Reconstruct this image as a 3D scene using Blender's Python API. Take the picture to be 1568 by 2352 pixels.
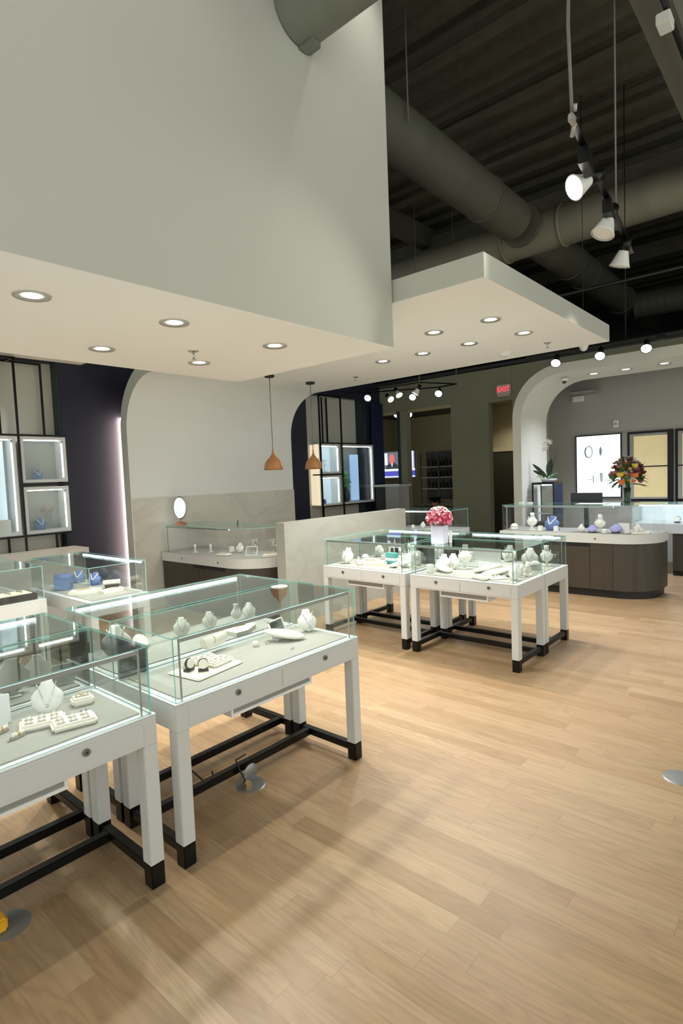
import bpy, bmesh, math, random
from mathutils import Vector, Matrix
random.seed(7)
PI = math.pi
for o in list(bpy.data.objects): bpy.data.objects.remove(o, do_unlink=True)
C = bpy.context.scene.collection
sc = bpy.context.scene

# ------------------------------------------------------------------ camera, world, exposure
H = 1.65
F_PX, YAW, PITCH, ROLL = 1294.2, math.radians(41.125), math.radians(3.658), math.radians(-2.287)
fw = Vector((math.cos(YAW)*math.cos(PITCH), math.sin(YAW)*math.cos(PITCH), -math.sin(PITCH)))
r0 = Vector((math.sin(YAW), -math.cos(YAW), 0)); u0 = r0.cross(fw)
rr = math.cos(ROLL)*r0 + math.sin(ROLL)*u0; uu = -math.sin(ROLL)*r0 + math.cos(ROLL)*u0
cam_data = bpy.data.cameras.new('camera'); cam = bpy.data.objects.new('camera', cam_data); C.objects.link(cam)
cam.matrix_world = Matrix(((rr.x, uu.x, -fw.x, 0), (rr.y, uu.y, -fw.y, 0), (rr.z, uu.z, -fw.z, H), (0, 0, 0, 1)))
cam_data.sensor_fit = 'HORIZONTAL'; cam_data.sensor_width = 36; cam_data.lens = 36*F_PX/1568
cam_data.clip_start = 0.05; cam_data.clip_end = 100
sc.camera = cam
w = bpy.data.worlds.new('world'); sc.world = w; w.use_nodes = True
w.node_tree.nodes['Background'].inputs[0].default_value = (0.93, 0.96, 0.90, 1)
w.node_tree.nodes['Background'].inputs[1].default_value = 1.22
sc.view_settings.view_transform = 'Standard'; sc.view_settings.look = 'None'
sc.view_settings.gamma = 1; sc.view_settings.use_curve_mapping = False
sc.view_settings.exposure = 0.18
CAN_W = 40      # watts per recessed downlight
TRACK_W = 30
HIGH_W = 75
LED = 11.0       # emission of the showcase strips
WARM = (1.0, 0.955, 0.88)

# ------------------------------------------------------------------ materials
M = {}
def mat(name, col=(.8,.8,.8), rough=.5, metal=0, emit=None, es=1, spec=.5, noise=0, nscale=20, bump=0):
    m = bpy.data.materials.new(name); m.use_nodes = True; M[name] = m
    nt = m.node_tree; b = nt.nodes['Principled BSDF']
    b.inputs['Base Color'].default_value = (*col, 1); b.inputs['Roughness'].default_value = rough
    b.inputs['Metallic'].default_value = metal; b.inputs['Specular IOR Level'].default_value = spec
    if emit: b.inputs['Emission Color'].default_value = (*emit, 1); b.inputs['Emission Strength'].default_value = es
    if noise or bump:
        tc = nt.nodes.new('ShaderNodeTexCoord'); n = nt.nodes.new('ShaderNodeTexNoise')
        n.inputs['Scale'].default_value = nscale; n.inputs['Detail'].default_value = 4
        nt.links.new(tc.outputs['Object'], n.inputs['Vector'])
        if noise:
            mr = nt.nodes.new('ShaderNodeMapRange'); mr.inputs[3].default_value = 1-noise; mr.inputs[4].default_value = 1+noise
            nt.links.new(n.outputs['Fac'], mr.inputs[0])
            mx = nt.nodes.new('ShaderNodeVectorMath'); mx.operation = 'SCALE'; mx.inputs[0].default_value = col
            nt.links.new(mr.outputs[0], mx.inputs['Scale']); nt.links.new(mx.outputs[0], b.inputs['Base Color'])
        if bump:
            bp = nt.nodes.new('ShaderNodeBump'); bp.inputs['Strength'].default_value = bump; bp.inputs['Distance'].default_value = .01
            nt.links.new(n.outputs['Fac'], bp.inputs['Height']); nt.links.new(bp.outputs[0], b.inputs['Normal'])
    return m
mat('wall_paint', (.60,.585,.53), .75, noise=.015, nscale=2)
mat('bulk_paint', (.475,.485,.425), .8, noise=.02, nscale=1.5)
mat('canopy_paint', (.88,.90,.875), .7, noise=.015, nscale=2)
mat('portal_paint', (.60,.59,.52), .7)
mat('olive_wall', (.21,.215,.150), .85, noise=.05, nscale=3)
mat('grey_wall', (.40,.39,.335), .85, noise=.03, nscale=2)
mat('navy_wall', (.012,.014,.034), .55, noise=.1, nscale=4)
mat('navy_curtain', (.008,.020,.060), .8, noise=.2, nscale=6)
mat('niche_panel', (.60,.60,.53), .75, noise=.05, nscale=3)
mat('teal_dark', (.018,.032,.036), .6)
mat('room_wall', (.34,.29,.17), .85)
mat('deck', (.085,.080,.055), .8, noise=.3, nscale=8)
mat('duct_light', (.24,.23,.17), .6, noise=.08, nscale=5)  # lighter duct copy, light from the track put into its colour
mat('duct', (.115,.115,.085), .6, noise=.08, nscale=5)
mat('duct_pale', (.17,.19,.155), .6, noise=.15, nscale=6)
mat('beam_grey', (.15,.148,.115), .7)
mat('black', (.006,.006,.006), .45)
mat('black_metal', (.004,.0035,.0035), .35, metal=.4, noise=.2, nscale=30)
mat('dark_metal', (.03,.03,.03), .4, metal=.5)
mat('white_lacquer', (.60,.615,.60), .35, noise=.015, nscale=10)
mat('white_edge', (.80,.82,.82), .3)
mat('deck_fabric', (.37,.365,.33), .9, noise=.04, nscale=60, bump=.15)
mat('cream', (.80,.765,.66), .7, noise=.03, nscale=40)
mat('cream_slot', (.42,.38,.30), .8)
mat('white_velvet', (.80,.79,.74), .85, noise=.03, nscale=50)
mat('white_plastic', (.8,.8,.79), .35)
mat('glass_white', (.72,.80,.79), .25)
mat('blue_leather', (.10,.17,.38), .55, noise=.05, nscale=30)
mat('lilac_leather', (.36,.38,.70), .6)
mat('teal_cloth', (.10,.38,.36), .6, noise=.1, nscale=30)
mat('charcoal', (.035,.032,.028), .6, noise=.1, nscale=30)
mat('silver', (.75,.75,.74), .22, metal=1)
mat('gold', (.80,.56,.25), .25, metal=1)
mat('pearl', (.86,.85,.83), .2)
mat('gem', (.55,.60,.66), .08, metal=.6)
mat('chrome', (.6,.6,.6), .25, metal=1)
mat('lock_metal', (.22,.22,.19), .35, metal=.8)
mat('steel', (.42,.41,.385), .35, metal=.4, noise=.06, nscale=20)
mat('tray_grey', (.30,.295,.27), .6)
mat('copper_shade', (.42,.19,.065), .45, noise=.08, nscale=12)
mat('shade_inside', (.9,.85,.75), .6, emit=(1,.93,.8), es=2.5)
mat('bulb', (1,1,1), .4, emit=(1,.96,.86), es=14)
mat('can_lens', (1,1,1), .4, emit=(1,.97,.89), es=7)
mat('can_trim', (.55,.54,.50), .35, metal=.5)
mat('can_baffle', (.20,.19,.17), .5)
mat('track_white', (.78,.78,.74), .4)
mat('led', (1,1,1), .4, emit=(.88,.95,1), es=LED)
mat('led_cube', (1,1,1), .4, emit=(.95,1,.96), es=6)
mat('cube_back', (.30,.305,.27), .7, noise=.03, nscale=5)
mat('led_wall', (1,1,1), .4, emit=(1,.76,.62), es=55)
mat('rail_metal', (.42,.42,.42), .35, metal=.8)
mat('exit_red', (.5,.01,.02), .5, emit=(1,.03,.07), es=2.0)
mat('exit_body', (.55,.40,.36), .5)
mat('mirror_glass', (.75,.83,.84), .04, metal=1)
mat('rose_wood', (.55,.20,.10), .45)
mat('lily_pink', (.80,.22,.32), .6, noise=.25, nscale=40)
mat('lily_pale', (.88,.70,.69), .6, noise=.1, nscale=40)
mat('magenta', (.42,.02,.08), .6)
mat('leaf_green', (.05,.13,.025), .5, noise=.3, nscale=20)
mat('leaf_dark', (.01,.035,.02), .35)
mat('succulent', (.22,.42,.20), .5, noise=.3, nscale=25)
mat('leaf_bright', (.22,.85,.16), .5, noise=.3, nscale=30)
mat('orange_fl', (.65,.16,.05), .6, noise=.2, nscale=30)
mat('yellow_fl', (.70,.48,.06), .6, noise=.2, nscale=30)
mat('burgundy', (.10,.012,.018), .6, noise=.3, nscale=30)
mat('mauve', (.33,.16,.20), .7, noise=.2, nscale=30)
mat('vase_white', (.60,.60,.70), .35)
mat('vase_glass', (.02,.045,.02), .08)
mat('stem_brown', (.03,.02,.012), .6)
mat('monitor', (.006,.008,.013), .25)
mat('yellow_plug', (.80,.42,.02), .45)
mat('box_grey', (.30,.32,.33), .35, metal=.6)
mat('tv_frame', (.01,.01,.01), .3)
mat('poster_panel', (.30,.50,.80), .5, emit=(.45,.66,1), es=.55)
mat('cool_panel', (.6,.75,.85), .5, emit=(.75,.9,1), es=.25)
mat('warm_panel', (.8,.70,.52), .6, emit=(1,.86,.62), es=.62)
mat('lightbox', (.9,.97,.97), .5, emit=(.86,.98,.97), es=.95)
mat('print_grey', (.50,.56,.58), .6)
mat('print_light', (.72,.78,.80), .6)
mat('shelf_grey', (.35,.34,.30), .5)
mat('cord', (.01,.01,.01), .5)
mat('wire_grey', (.18,.18,.16), .5)
mat('gold_glass', (.52,.42,.22), .35, emit=(.80,.66,.34), es=.38, noise=.18, nscale=6)
mat('dark_door', (.022,.021,.010), .5)
mat('floor_plate', (.28,.30,.31), .4, metal=.6)

def glass(name, tint, edge=None):
    m = bpy.data.materials.new(name); m.use_nodes = True; M[name] = m; nt = m.node_tree
    nt.nodes.clear()
    out = nt.nodes.new('ShaderNodeOutputMaterial'); t = nt.nodes.new('ShaderNodeBsdfTransparent'); g = nt.nodes.new('ShaderNodeBsdfGlossy')
    t.inputs[0].default_value = (*tint, 1); g.inputs['Roughness'].default_value = 0.02; g.inputs[0].default_value = (.9,.97,.95,1)
    lw = nt.nodes.new('ShaderNodeLayerWeight'); lw.inputs[0].default_value = .5
    p = nt.nodes.new('ShaderNodeMath'); p.operation = 'POWER'; p.inputs[1].default_value = 4
    q = nt.nodes.new('ShaderNodeMath'); q.operation = 'MULTIPLY_ADD'; q.inputs[1].default_value = .75; q.inputs[2].default_value = .035
    mx = nt.nodes.new('ShaderNodeMixShader')
    nt.links.new(lw.outputs['Facing'], p.inputs[0]); nt.links.new(p.outputs[0], q.inputs[0]); nt.links.new(q.outputs[0], mx.inputs[0])
    nt.links.new(t.outputs[0], mx.inputs[1]); nt.links.new(g.outputs[0], mx.inputs[2]); nt.links.new(mx.outputs[0], out.inputs[0])
glass('pane', (.965,.985,.98))
glass('pane_clear', (.985,.99,.99))
def edge_mat():
    m = mat('pane_edge', (.42,.74,.69), .15); nt = m.node_tree; b = nt.nodes['Principled BSDF']
    out = nt.nodes['Material Output']; t = nt.nodes.new('ShaderNodeBsdfTransparent'); t.inputs[0].default_value = (.5,.9,.82,1)
    mx = nt.nodes.new('ShaderNodeMixShader'); mx.inputs[0].default_value = .5
    nt.links.new(t.outputs[0], mx.inputs[1]); nt.links.new(b.outputs[0], mx.inputs[2]); nt.links.new(mx.outputs[0], out.inputs[0])
edge_mat()

def N(nt, t, **kw):
    n = nt.nodes.new(t)
    for k, v in kw.items(): setattr(n, k, v)
    return n
def math_(nt, op, a, b=None, c=None):
    n = nt.nodes.new('ShaderNodeMath'); n.operation = op
    for i, v in enumerate((a, b, c)):
        if v is None: continue
        if isinstance(v, (int, float)): n.inputs[i].default_value = v
        else: nt.links.new(v, n.inputs[i])
    return n.outputs[0]
def oak():
    m = mat('oak_floor', (.5,.36,.2), .38); nt = m.node_tree; b = nt.nodes['Principled BSDF']
    tc = N(nt, 'ShaderNodeTexCoord'); sp = N(nt, 'ShaderNodeSeparateXYZ'); nt.links.new(tc.outputs['Object'], sp.inputs[0])
    PW, PL = .097, 1.05
    u = math_(nt, 'DIVIDE', sp.outputs[0], PW); row = math_(nt, 'FLOOR', u); fu = math_(nt, 'FRACT', u)
    wn = N(nt, 'ShaderNodeTexWhiteNoise', noise_dimensions='1D'); nt.links.new(row, wn.inputs['W'])
    v = math_(nt, 'ADD', math_(nt, 'DIVIDE', sp.outputs[1], PL), math_(nt, 'MULTIPLY', wn.outputs['Value'], 7.3))
    col = math_(nt, 'FLOOR', v); fv = math_(nt, 'FRACT', v)
    cb = N(nt, 'ShaderNodeCombineXYZ'); nt.links.new(row, cb.inputs[0]); nt.links.new(col, cb.inputs[1])
    wr = N(nt, 'ShaderNodeTexWhiteNoise', noise_dimensions='2D'); nt.links.new(cb.outputs[0], wr.inputs['Vector'])
    rnd = wr.outputs['Value']
    # grain coordinates, shifted per plank
    gx = math_(nt, 'ADD', sp.outputs[0], math_(nt, 'MULTIPLY', rnd, 17.0)); gy = math_(nt, 'ADD', sp.outputs[1], math_(nt, 'MULTIPLY', rnd, 31.0))
    gc = N(nt, 'ShaderNodeCombineXYZ'); nt.links.new(math_(nt,'MULTIPLY',gx,34), gc.inputs[0]); nt.links.new(math_(nt,'MULTIPLY',gy,1.6), gc.inputs[1])
    n1 = N(nt, 'ShaderNodeTexNoise'); n1.inputs['Scale'].default_value = 1.6; n1.inputs['Detail'].default_value = 5; nt.links.new(gc.outputs[0], n1.inputs['Vector'])
    # cathedral rings
    gd = N(nt, 'ShaderNodeCombineXYZ'); nt.links.new(math_(nt,'MULTIPLY',gx,7.5), gd.inputs[0]); nt.links.new(math_(nt,'MULTIPLY',gy,.85), gd.inputs[1])
    n2 = N(nt, 'ShaderNodeTexNoise'); n2.inputs['Scale'].default_value = 1.0; n2.inputs['Detail'].default_value = 2.5; n2.inputs['Roughness'].default_value = .45
    nt.links.new(gd.outputs[0], n2.inputs['Vector'])
    ring = math_(nt, 'POWER', math_(nt, 'ABSOLUTE', math_(nt, 'SINE', math_(nt, 'MULTIPLY', n2.outputs['Fac'], 42))), .7)
    n3 = N(nt, 'ShaderNodeTexNoise'); n3.inputs['Scale'].default_value = .9; n3.inputs['Detail'].default_value = 2; nt.links.new(tc.outputs['Object'], n3.inputs['Vector'])
    ramp = N(nt, 'ShaderNodeValToRGB'); cr = ramp.color_ramp
    cols = [(0,(.325,.212,.110)),(.25,(.370,.246,.132)),(.5,(.395,.272,.155)),(.75,(.375,.246,.140)),(1,(.425,.298,.168))]
    cr.elements[0].color = (*cols[0][1],1); cr.elements[1].color = (*cols[-1][1],1)
    for p, c in cols[1:-1]:
        e = cr.elements.new(p); e.color = (*c,1)
    nt.links.new(rnd, ramp.inputs[0])
    g1 = math_(nt, 'MULTIPLY_ADD', n1.outputs['Fac'], .46, .77)
    g2 = math_(nt, 'MULTIPLY_ADD', ring, .17, .87)
    g3 = math_(nt, 'MULTIPLY_ADD', n3.outputs['Fac'], .2, .9)
    eu = math_(nt, 'MINIMUM', fu, math_(nt, 'SUBTRACT', 1, fu)); ev = math_(nt, 'MINIMUM', fv, math_(nt, 'SUBTRACT', 1, fv))
    gap = math_(nt, 'MULTIPLY', math_(nt,'MULTIPLY_ADD', math_(nt,'GREATER_THAN', eu, .012), .15, .85), math_(nt,'MULTIPLY_ADD', math_(nt,'GREATER_THAN', ev, .0013), .25, .75))
    tot = math_(nt, 'MULTIPLY', math_(nt, 'MULTIPLY', g1, g2), math_(nt, 'MULTIPLY', g3, gap))
    sc_ = N(nt, 'ShaderNodeVectorMath', operation='SCALE'); nt.links.new(ramp.outputs[0], sc_.inputs[0]); nt.links.new(tot, sc_.inputs['Scale'])
    nt.links.new(sc_.outputs[0], b.inputs['Base Color'])
    nt.links.new(math_(nt, 'MULTIPLY_ADD', n1.outputs['Fac'], .16, .30), b.inputs['Roughness'])
oak()
def marble(name, base, vein, s):
    m = mat(name, base, .35); nt = m.node_tree; b = nt.nodes['Principled BSDF']
    tc = N(nt, 'ShaderNodeTexCoord'); n = N(nt, 'ShaderNodeTexNoise'); n.inputs['Scale'].default_value = s; n.inputs['Detail'].default_value = 6; n.inputs['Distortion'].default_value = 1.6
    mp = N(nt, 'ShaderNodeMapping'); mp.inputs['Rotation'].default_value = (.3,.7,.4); mp.inputs['Scale'].default_value = (1,1,2.2)
    nt.links.new(tc.outputs['Object'], mp.inputs[0]); nt.links.new(mp.outputs[0], n.inputs['Vector'])
    v = math_(nt, 'POWER', math_(nt, 'SUBTRACT', 1, math_(nt, 'MINIMUM', 1, math_(nt, 'MULTIPLY', math_(nt, 'ABSOLUTE', math_(nt, 'SUBTRACT', n.outputs['Fac'], .5)), 9))), 2)
    mx = N(nt, 'ShaderNodeMix', data_type='RGBA'); mx.inputs[6].default_value = (*base,1); mx.inputs[7].default_value = (*vein,1)
    nt.links.new(math_(nt,'MULTIPLY',v,.55), mx.inputs[0]); nt.links.new(mx.outputs[2], b.inputs['Base Color'])
marble('marble', (.37,.375,.335), (.31,.31,.27), .8)
marble('marble_wall', (.74,.725,.655), (.60,.585,.52), .9)
def woodgrain(name, a, bcol, sx, sy, sz, rough=.45):
    m = mat(name, a, rough); nt = m.node_tree; b = nt.nodes['Principled BSDF']
    tc = N(nt, 'ShaderNodeTexCoord'); mp = N(nt, 'ShaderNodeMapping'); mp.inputs['Scale'].default_value = (sx,sy,sz)
    n = N(nt, 'ShaderNodeTexNoise'); n.inputs['Scale'].default_value = 1; n.inputs['Detail'].default_value = 5
    nt.links.new(tc.outputs['Object'], mp.inputs[0]); nt.links.new(mp.outputs[0], n.inputs['Vector'])
    mx = N(nt, 'ShaderNodeMix', data_type='RGBA'); mx.inputs[6].default_value = (*a,1); mx.inputs[7].default_value = (*bcol,1)
    nt.links.new(n.outputs['Fac'], mx.inputs[0]); nt.links.new(mx.outputs[2], b.inputs['Base Color'])
woodgrain('dark_wood', (.030,.025,.017), (.062,.052,.038), 18, 18, .8)

# ------------------------------------------------------------------ mesh collector
class MB:
    def __init__(s): s.bm = bmesh.new(); s.mats = []
    def mi(s, m):
        if m not in s.mats: s.mats.append(m)
        return s.mats.index(m)
    def faces(s, vs, fs, m, smooth=False):
        bv = [s.bm.verts.new(v) for v in vs]; k = s.mi(m)
        for f in fs:
            try: fc = s.bm.faces.new([bv[i] for i in f])
            except ValueError: continue
            fc.material_index = k; fc.smooth = smooth
        return bv
    def box(s, a, b, m, bev=0):
        x0,y0,z0 = a; x1,y1,z1 = b
        if x0>x1: x0,x1=x1,x0
        if y0>y1: y0,y1=y1,y0
        if z0>z1: z0,z1=z1,z0
        vs = [(x0,y0,z0),(x1,y0,z0),(x1,y1,z0),(x0,y1,z0),(x0,y0,z1),(x1,y0,z1),(x1,y1,z1),(x0,y1,z1)]
        fs = [(3,2,1,0),(4,5,6,7),(0,1,5,4),(1,2,6,5),(2,3,7,6),(3,0,4,7)]
        bv = s.faces(vs, fs, m)
        if bev:
            es = list({e for v in bv for e in v.link_edges})
            bmesh.ops.bevel(s.bm, geom=es, offset=bev, segments=2, affect='EDGES')
        return s
    def pane(s, a, b, m='pane', e='pane_edge'):
        """thin glass plate: the two big faces are clear, the four narrow ones show the green edge"""
        x0,y0,z0 = a; x1,y1,z1 = b
        d = [x1-x0, y1-y0, z1-z0]; t = d.index(min(d))
        vs = [(x0,y0,z0),(x1,y0,z0),(x1,y1,z0),(x0,y1,z0),(x0,y0,z1),(x1,y0,z1),(x1,y1,z1),(x0,y1,z1)]
        fs = [((3,2,1,0),2),((4,5,6,7),2),((0,1,5,4),1),((1,2,6,5),0),((2,3,7,6),1),((3,0,4,7),0)]
        bv = [s.bm.verts.new(v) for v in vs]
        for f, ax in fs:
            fc = s.bm.faces.new([bv[i] for i in f]); fc.material_index = s.mi(m if ax == t else e)
        return s
    def prism(s, pts, z0, z1, m, mtop=None, smooth=False):
        n = len(pts)
        vs = [(x,y,z0) for x,y in pts] + [(x,y,z1) for x,y in pts]
        bv = s.faces(vs, [(i,(i+1)%n,n+(i+1)%n,n+i) for i in range(n)], m, smooth)
        k = s.mi(mtop or m)
        f = s.bm.faces.new([bv[n+i] for i in range(n)]); f.material_index = k
        f = s.bm.faces.new([bv[n-1-i] for i in range(n)]); f.material_index = s.mi(m)
        return s
    def extrude(s, pts, axis, a0, a1, m, smooth=False):
        """profile pts in the two other axes, extruded along axis 0 (x) or 1 (y)"""
        def P(a, p): return (a, p[0], p[1]) if axis == 0 else (p[0], a, p[1])
        n = len(pts); vs = [P(a0,p) for p in pts] + [P(a1,p) for p in pts]
        bv = s.faces(vs, [(i,(i+1)%n,n+(i+1)%n,n+i) for i in range(n)], m, smooth); k = s.mi(m)
        for idx in (range(n), range(2*n-1, n-1, -1)):
            f = s.bm.faces.new([bv[i] for i in idx]); f.material_index = k
        return s
    def ring(s, c, d, r, seg):
        d = Vector(d).normalized(); a = d.orthogonal().normalized(); b = d.cross(a)
        return [Vector(c) + r*(math.cos(2*PI*i/seg)*a + math.sin(2*PI*i/seg)*b) for i in range(seg)]
    def cyl(s, p, q, r, m, r2=None, seg=16, caps=True, smooth=True):
        p, q = Vector(p), Vector(q); d = q-p; r2 = r if r2 is None else r2
        A = s.ring(p, d, r, seg); B = s.ring(q, d, r2, seg)
        bv = s.faces(A+B, [(i,(i+1)%seg,seg+(i+1)%seg,seg+i) for i in range(seg)], m, smooth); k = s.mi(m)
        if caps:
            for idx in (list(range(seg-1,-1,-1)), list(range(seg,2*seg))):
                f = s.bm.faces.new([bv[i] for i in idx]); f.material_index = k
        return s
    def tube(s, pts, r, m, seg=8):
        pts = [Vector(p) for p in pts]; rings = []
        a = None
        for i, p in enumerate(pts):
            d = (pts[min(i+1,len(pts)-1)] - pts[max(i-1,0)]).normalized()
            if a is None: a = d.orthogonal().normalized()
            a = (a - a.dot(d)*d).normalized(); b = d.cross(a)
            rr_ = r[i] if isinstance(r, (list,tuple)) else r
            rings.append([p + rr_*(math.cos(2*PI*j/seg)*a + math.sin(2*PI*j/seg)*b) for j in range(seg)])
        vs = [v for R in rings for v in R]; fs = []
        for i in range(len(pts)-1):
            for j in range(seg): fs.append((i*seg+j, i*seg+(j+1)%seg, (i+1)*seg+(j+1)%seg, (i+1)*seg+j))
        fs.append(tuple(range(seg-1,-1,-1))); fs.append(tuple((len(pts)-1)*seg+j for j in range(seg)))
        s.faces(vs, fs, m, True); return s
    def lathe(s, prof, m, c=(0,0,0), seg=24, d=(0,0,1), sx=1, sy=1):
        """prof = [(r,z)...] around axis d through c"""
        d = Vector(d).normalized(); a = d.orthogonal().normalized() if abs(d.z) < .999 else Vector((1,0,0)); b = d.cross(a); c = Vector(c)
        vs = []; fs = []
        for r, z in prof:
            for j in range(seg):
                t = 2*PI*j/seg; vs.append(c + z*d + max(r,1e-4)*(sx*math.cos(t)*a + sy*math.sin(t)*b))
        for i in range(len(prof)-1):
            for j in range(seg): fs.append((i*seg+j, i*seg+(j+1)%seg, (i+1)*seg+(j+1)%seg, (i+1)*seg+j))
        s.faces(vs, fs, m, True); return s
    def xform(s, mtx): bmesh.ops.transform(s.bm, matrix=mtx, verts=s.bm.verts); return s
    def build(s, name, parent=None, loc=None, rot=0, clean=True):
        bmesh.ops.remove_doubles(s.bm, verts=s.bm.verts, dist=1e-5)
        bmesh.ops.recalc_face_normals(s.bm, faces=s.bm.faces)
        me = bpy.data.meshes.new(name); s.bm.to_mesh(me); s.bm.free()
        for m in s.mats: me.materials.append(M[m])
        o = bpy.data.objects.new(name, me); C.objects.link(o)
        if parent: o.parent = parent
        if loc: o.location = loc
        o.rotation_euler.z = rot
        return o

def tag(o, label=None, cat=None, group=None, kind=None):
    if label: o['label'] = label
    if cat: o['category'] = cat
    if group: o['group'] = group
    if kind: o['kind'] = kind
    return o
def struct(o, label=None): o['kind'] = 'structure'; o['category'] = 'wall' if 'wall' in o.name else o.name.split('_')[0]; o['label'] = label or o.name; return o
def thing(name, label, cat, loc=(0,0,0), rot=0, group=None):
    o = bpy.data.objects.new(name, None); C.objects.link(o); o.empty_display_size = .1
    o.location = loc; o.rotation_euler.z = rot
    return tag(o, label, cat, group)
def dup(root, loc, rot, label, group=None):
    r = root.copy(); C.objects.link(r); r.location = loc; r.rotation_euler = (0,0,rot); r['label'] = label
    if group: r['group'] = group
    for ch in list(root.children):
        c = ch.copy(); C.objects.link(c); c.parent = r
        for g in ch.children:
            d = g.copy(); C.objects.link(d); d.parent = c
    return r
def arc(cx, cy, r, a0, a1, n=10): return [(cx+r*math.cos(a0+(a1-a0)*i/n), cy+r*math.sin(a0+(a1-a0)*i/n)) for i in range(n+1)]
def text_mesh(name, body, size, m, parent, mtx, ext=.002, align='CENTER'):
    cu = bpy.data.curves.new(name, 'FONT'); cu.body = body; cu.size = size; cu.extrude = ext; cu.align_x = align; cu.align_y = 'CENTER'
    t = bpy.data.objects.new(name, cu); C.objects.link(t)
    dg = bpy.context.evaluated_depsgraph_get(); me = bpy.data.meshes.new_from_object(t.evaluated_get(dg))
    bpy.data.objects.remove(t, do_unlink=True); bpy.data.curves.remove(cu)
    me.name = name; me.materials.clear(); me.materials.append(M[m]); me.transform(mtx)
    o = bpy.data.objects.new(name, me); C.objects.link(o); o.parent = parent
    return o
def spot(name, parent, loc, target, watts, angle=100, blend=.7, r=.05, col=WARM):
    l = bpy.data.lights.new(name, 'SPOT'); l.energy = watts; l.spot_size = math.radians(angle); l.spot_blend = blend; l.shadow_soft_size = r; l.color = col
    o = bpy.data.objects.new(name, l); C.objects.link(o); o.parent = parent; o.location = loc
    o.rotation_euler = (Vector(target)-Vector(loc)).to_track_quat('-Z', 'Y').to_euler()
    return o

# ------------------------------------------------------------------ setting
struct(MB().box((-3.5,-4.5,-.1),(14,9.5,0),'oak_floor').build('floor'), 'light oak plank floor')
# bulkhead box (left, low soffit) and its tall face
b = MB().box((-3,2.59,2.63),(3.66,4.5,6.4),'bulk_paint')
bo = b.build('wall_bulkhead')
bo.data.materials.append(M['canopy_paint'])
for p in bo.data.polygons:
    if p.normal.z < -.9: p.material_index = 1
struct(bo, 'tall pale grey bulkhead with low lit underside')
# canopy slab bending down into the centre wall
prof = [(1.829,2.98)] + arc(6.15,2.33,.65,PI/2,0,14) + [(6.80,0),(6.95,0)] + arc(6.15,2.352,.80,0,PI/2,14) + [(1.829,3.152)]
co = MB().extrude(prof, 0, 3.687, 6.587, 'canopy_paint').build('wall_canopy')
co.data.materials.append(M['bulk_paint'])  # darker colour on camera-facing slab sides puts their shade into the paint
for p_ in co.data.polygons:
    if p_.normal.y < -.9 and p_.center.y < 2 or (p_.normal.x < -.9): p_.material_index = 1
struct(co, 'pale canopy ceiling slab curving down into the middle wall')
struct(MB().box((3.70,6.775,.0),(6.58,6.80,1.46),'marble_wall').build('trim_1'), 'marble slab cladding low on the middle wall')
# low partition with marble
struct(MB().box((4.25,4.56,0),(6.60,4.70,1.155),'marble').build('wall_partition'), 'low marble clad partition')
# portal (second ribbon) at the right
R_ = .62
prof = [(-1.6,2.985)] + arc(3.53-R_,2.985-R_,R_,PI/2,0,14) + [(3.53,0),(3.66,0)] + arc(3.66-R_-.1,3.12-R_-.1,R_+.1,0,PI/2,14) + [(-1.6,3.12)]
struct(MB().extrude(prof, 0, 8.2, 9.2, 'portal_paint').build('wall_portal'), 'white rounded portal arch at the right')
# end wall with corridor opening and shop window opening
b = MB()
b.box((9.5,4.69,0),(9.65,5.46,3.45),'olive_wall'); b.box((9.5,3.66,0),(9.65,4.239,3.45),'olive_wall'); b.box((9.5,4.241,2.86),(9.65,4.689,3.45),'olive_wall'); b.box((9.5,-4,3.13),(9.65,3.659,3.45),'olive_wall')
b.box((9.5,5.46,2.92),(9.65,7.3,3.45),'olive_wall'); b.box((9.52,5.46,2.86),(9.60,7.12,2.92),'room_wall')
struct(b.build('wall_end'), 'olive green end wall')
struct(MB().box((9.65,4.10,0),(10.6,4.24,3.45),'grey_wall').build('wall_return'), 'short return wall behind the portal')
b = MB(); b.box((11.0,4.24,0),(11.1,5.46,3.45),'room_wall').box((9.65,5.4,0),(11.0,5.47,3.45),'room_wall')
struct(b.build('wall_corridor'), 'warm corridor walls')
# far wall behind right counter
struct(MB().box((10.6,-4,0),(10.7,4.2,3.5),'grey_wall').build('wall_far'), 'grey far wall behind the right hand counters')
# back navy wall with two niches
b = MB()
b.box((-2,7.12,3.16),(9.5,7.3,3.5),'navy_wall')
b.box((3.02,7.12,0),(7.30,7.30,3.16),'navy_wall'); b.box((8.90,7.12,0),(9.5,7.30,3.16),'navy_wall')
b.box((-2,7.28,0),(3.02,7.40,3.16),'niche_panel'); b.box((7.30,7.28,0),(8.90,7.40,3.16),'niche_panel')
b.box((2.995,7.125,0),(3.02,7.28,3.16),'teal_dark'); b.box((8.875,7.125,0),(8.9,7.28,3.16),'teal_dark')
struct(b.build('wall_back'), 'navy back wall with two recessed grey niches')
struct(MB().box((-2,6.7,3.165),(3.3,7.28,3.2),'niche_panel').build('trim_2'), 'pale soffit over the left niche')
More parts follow.
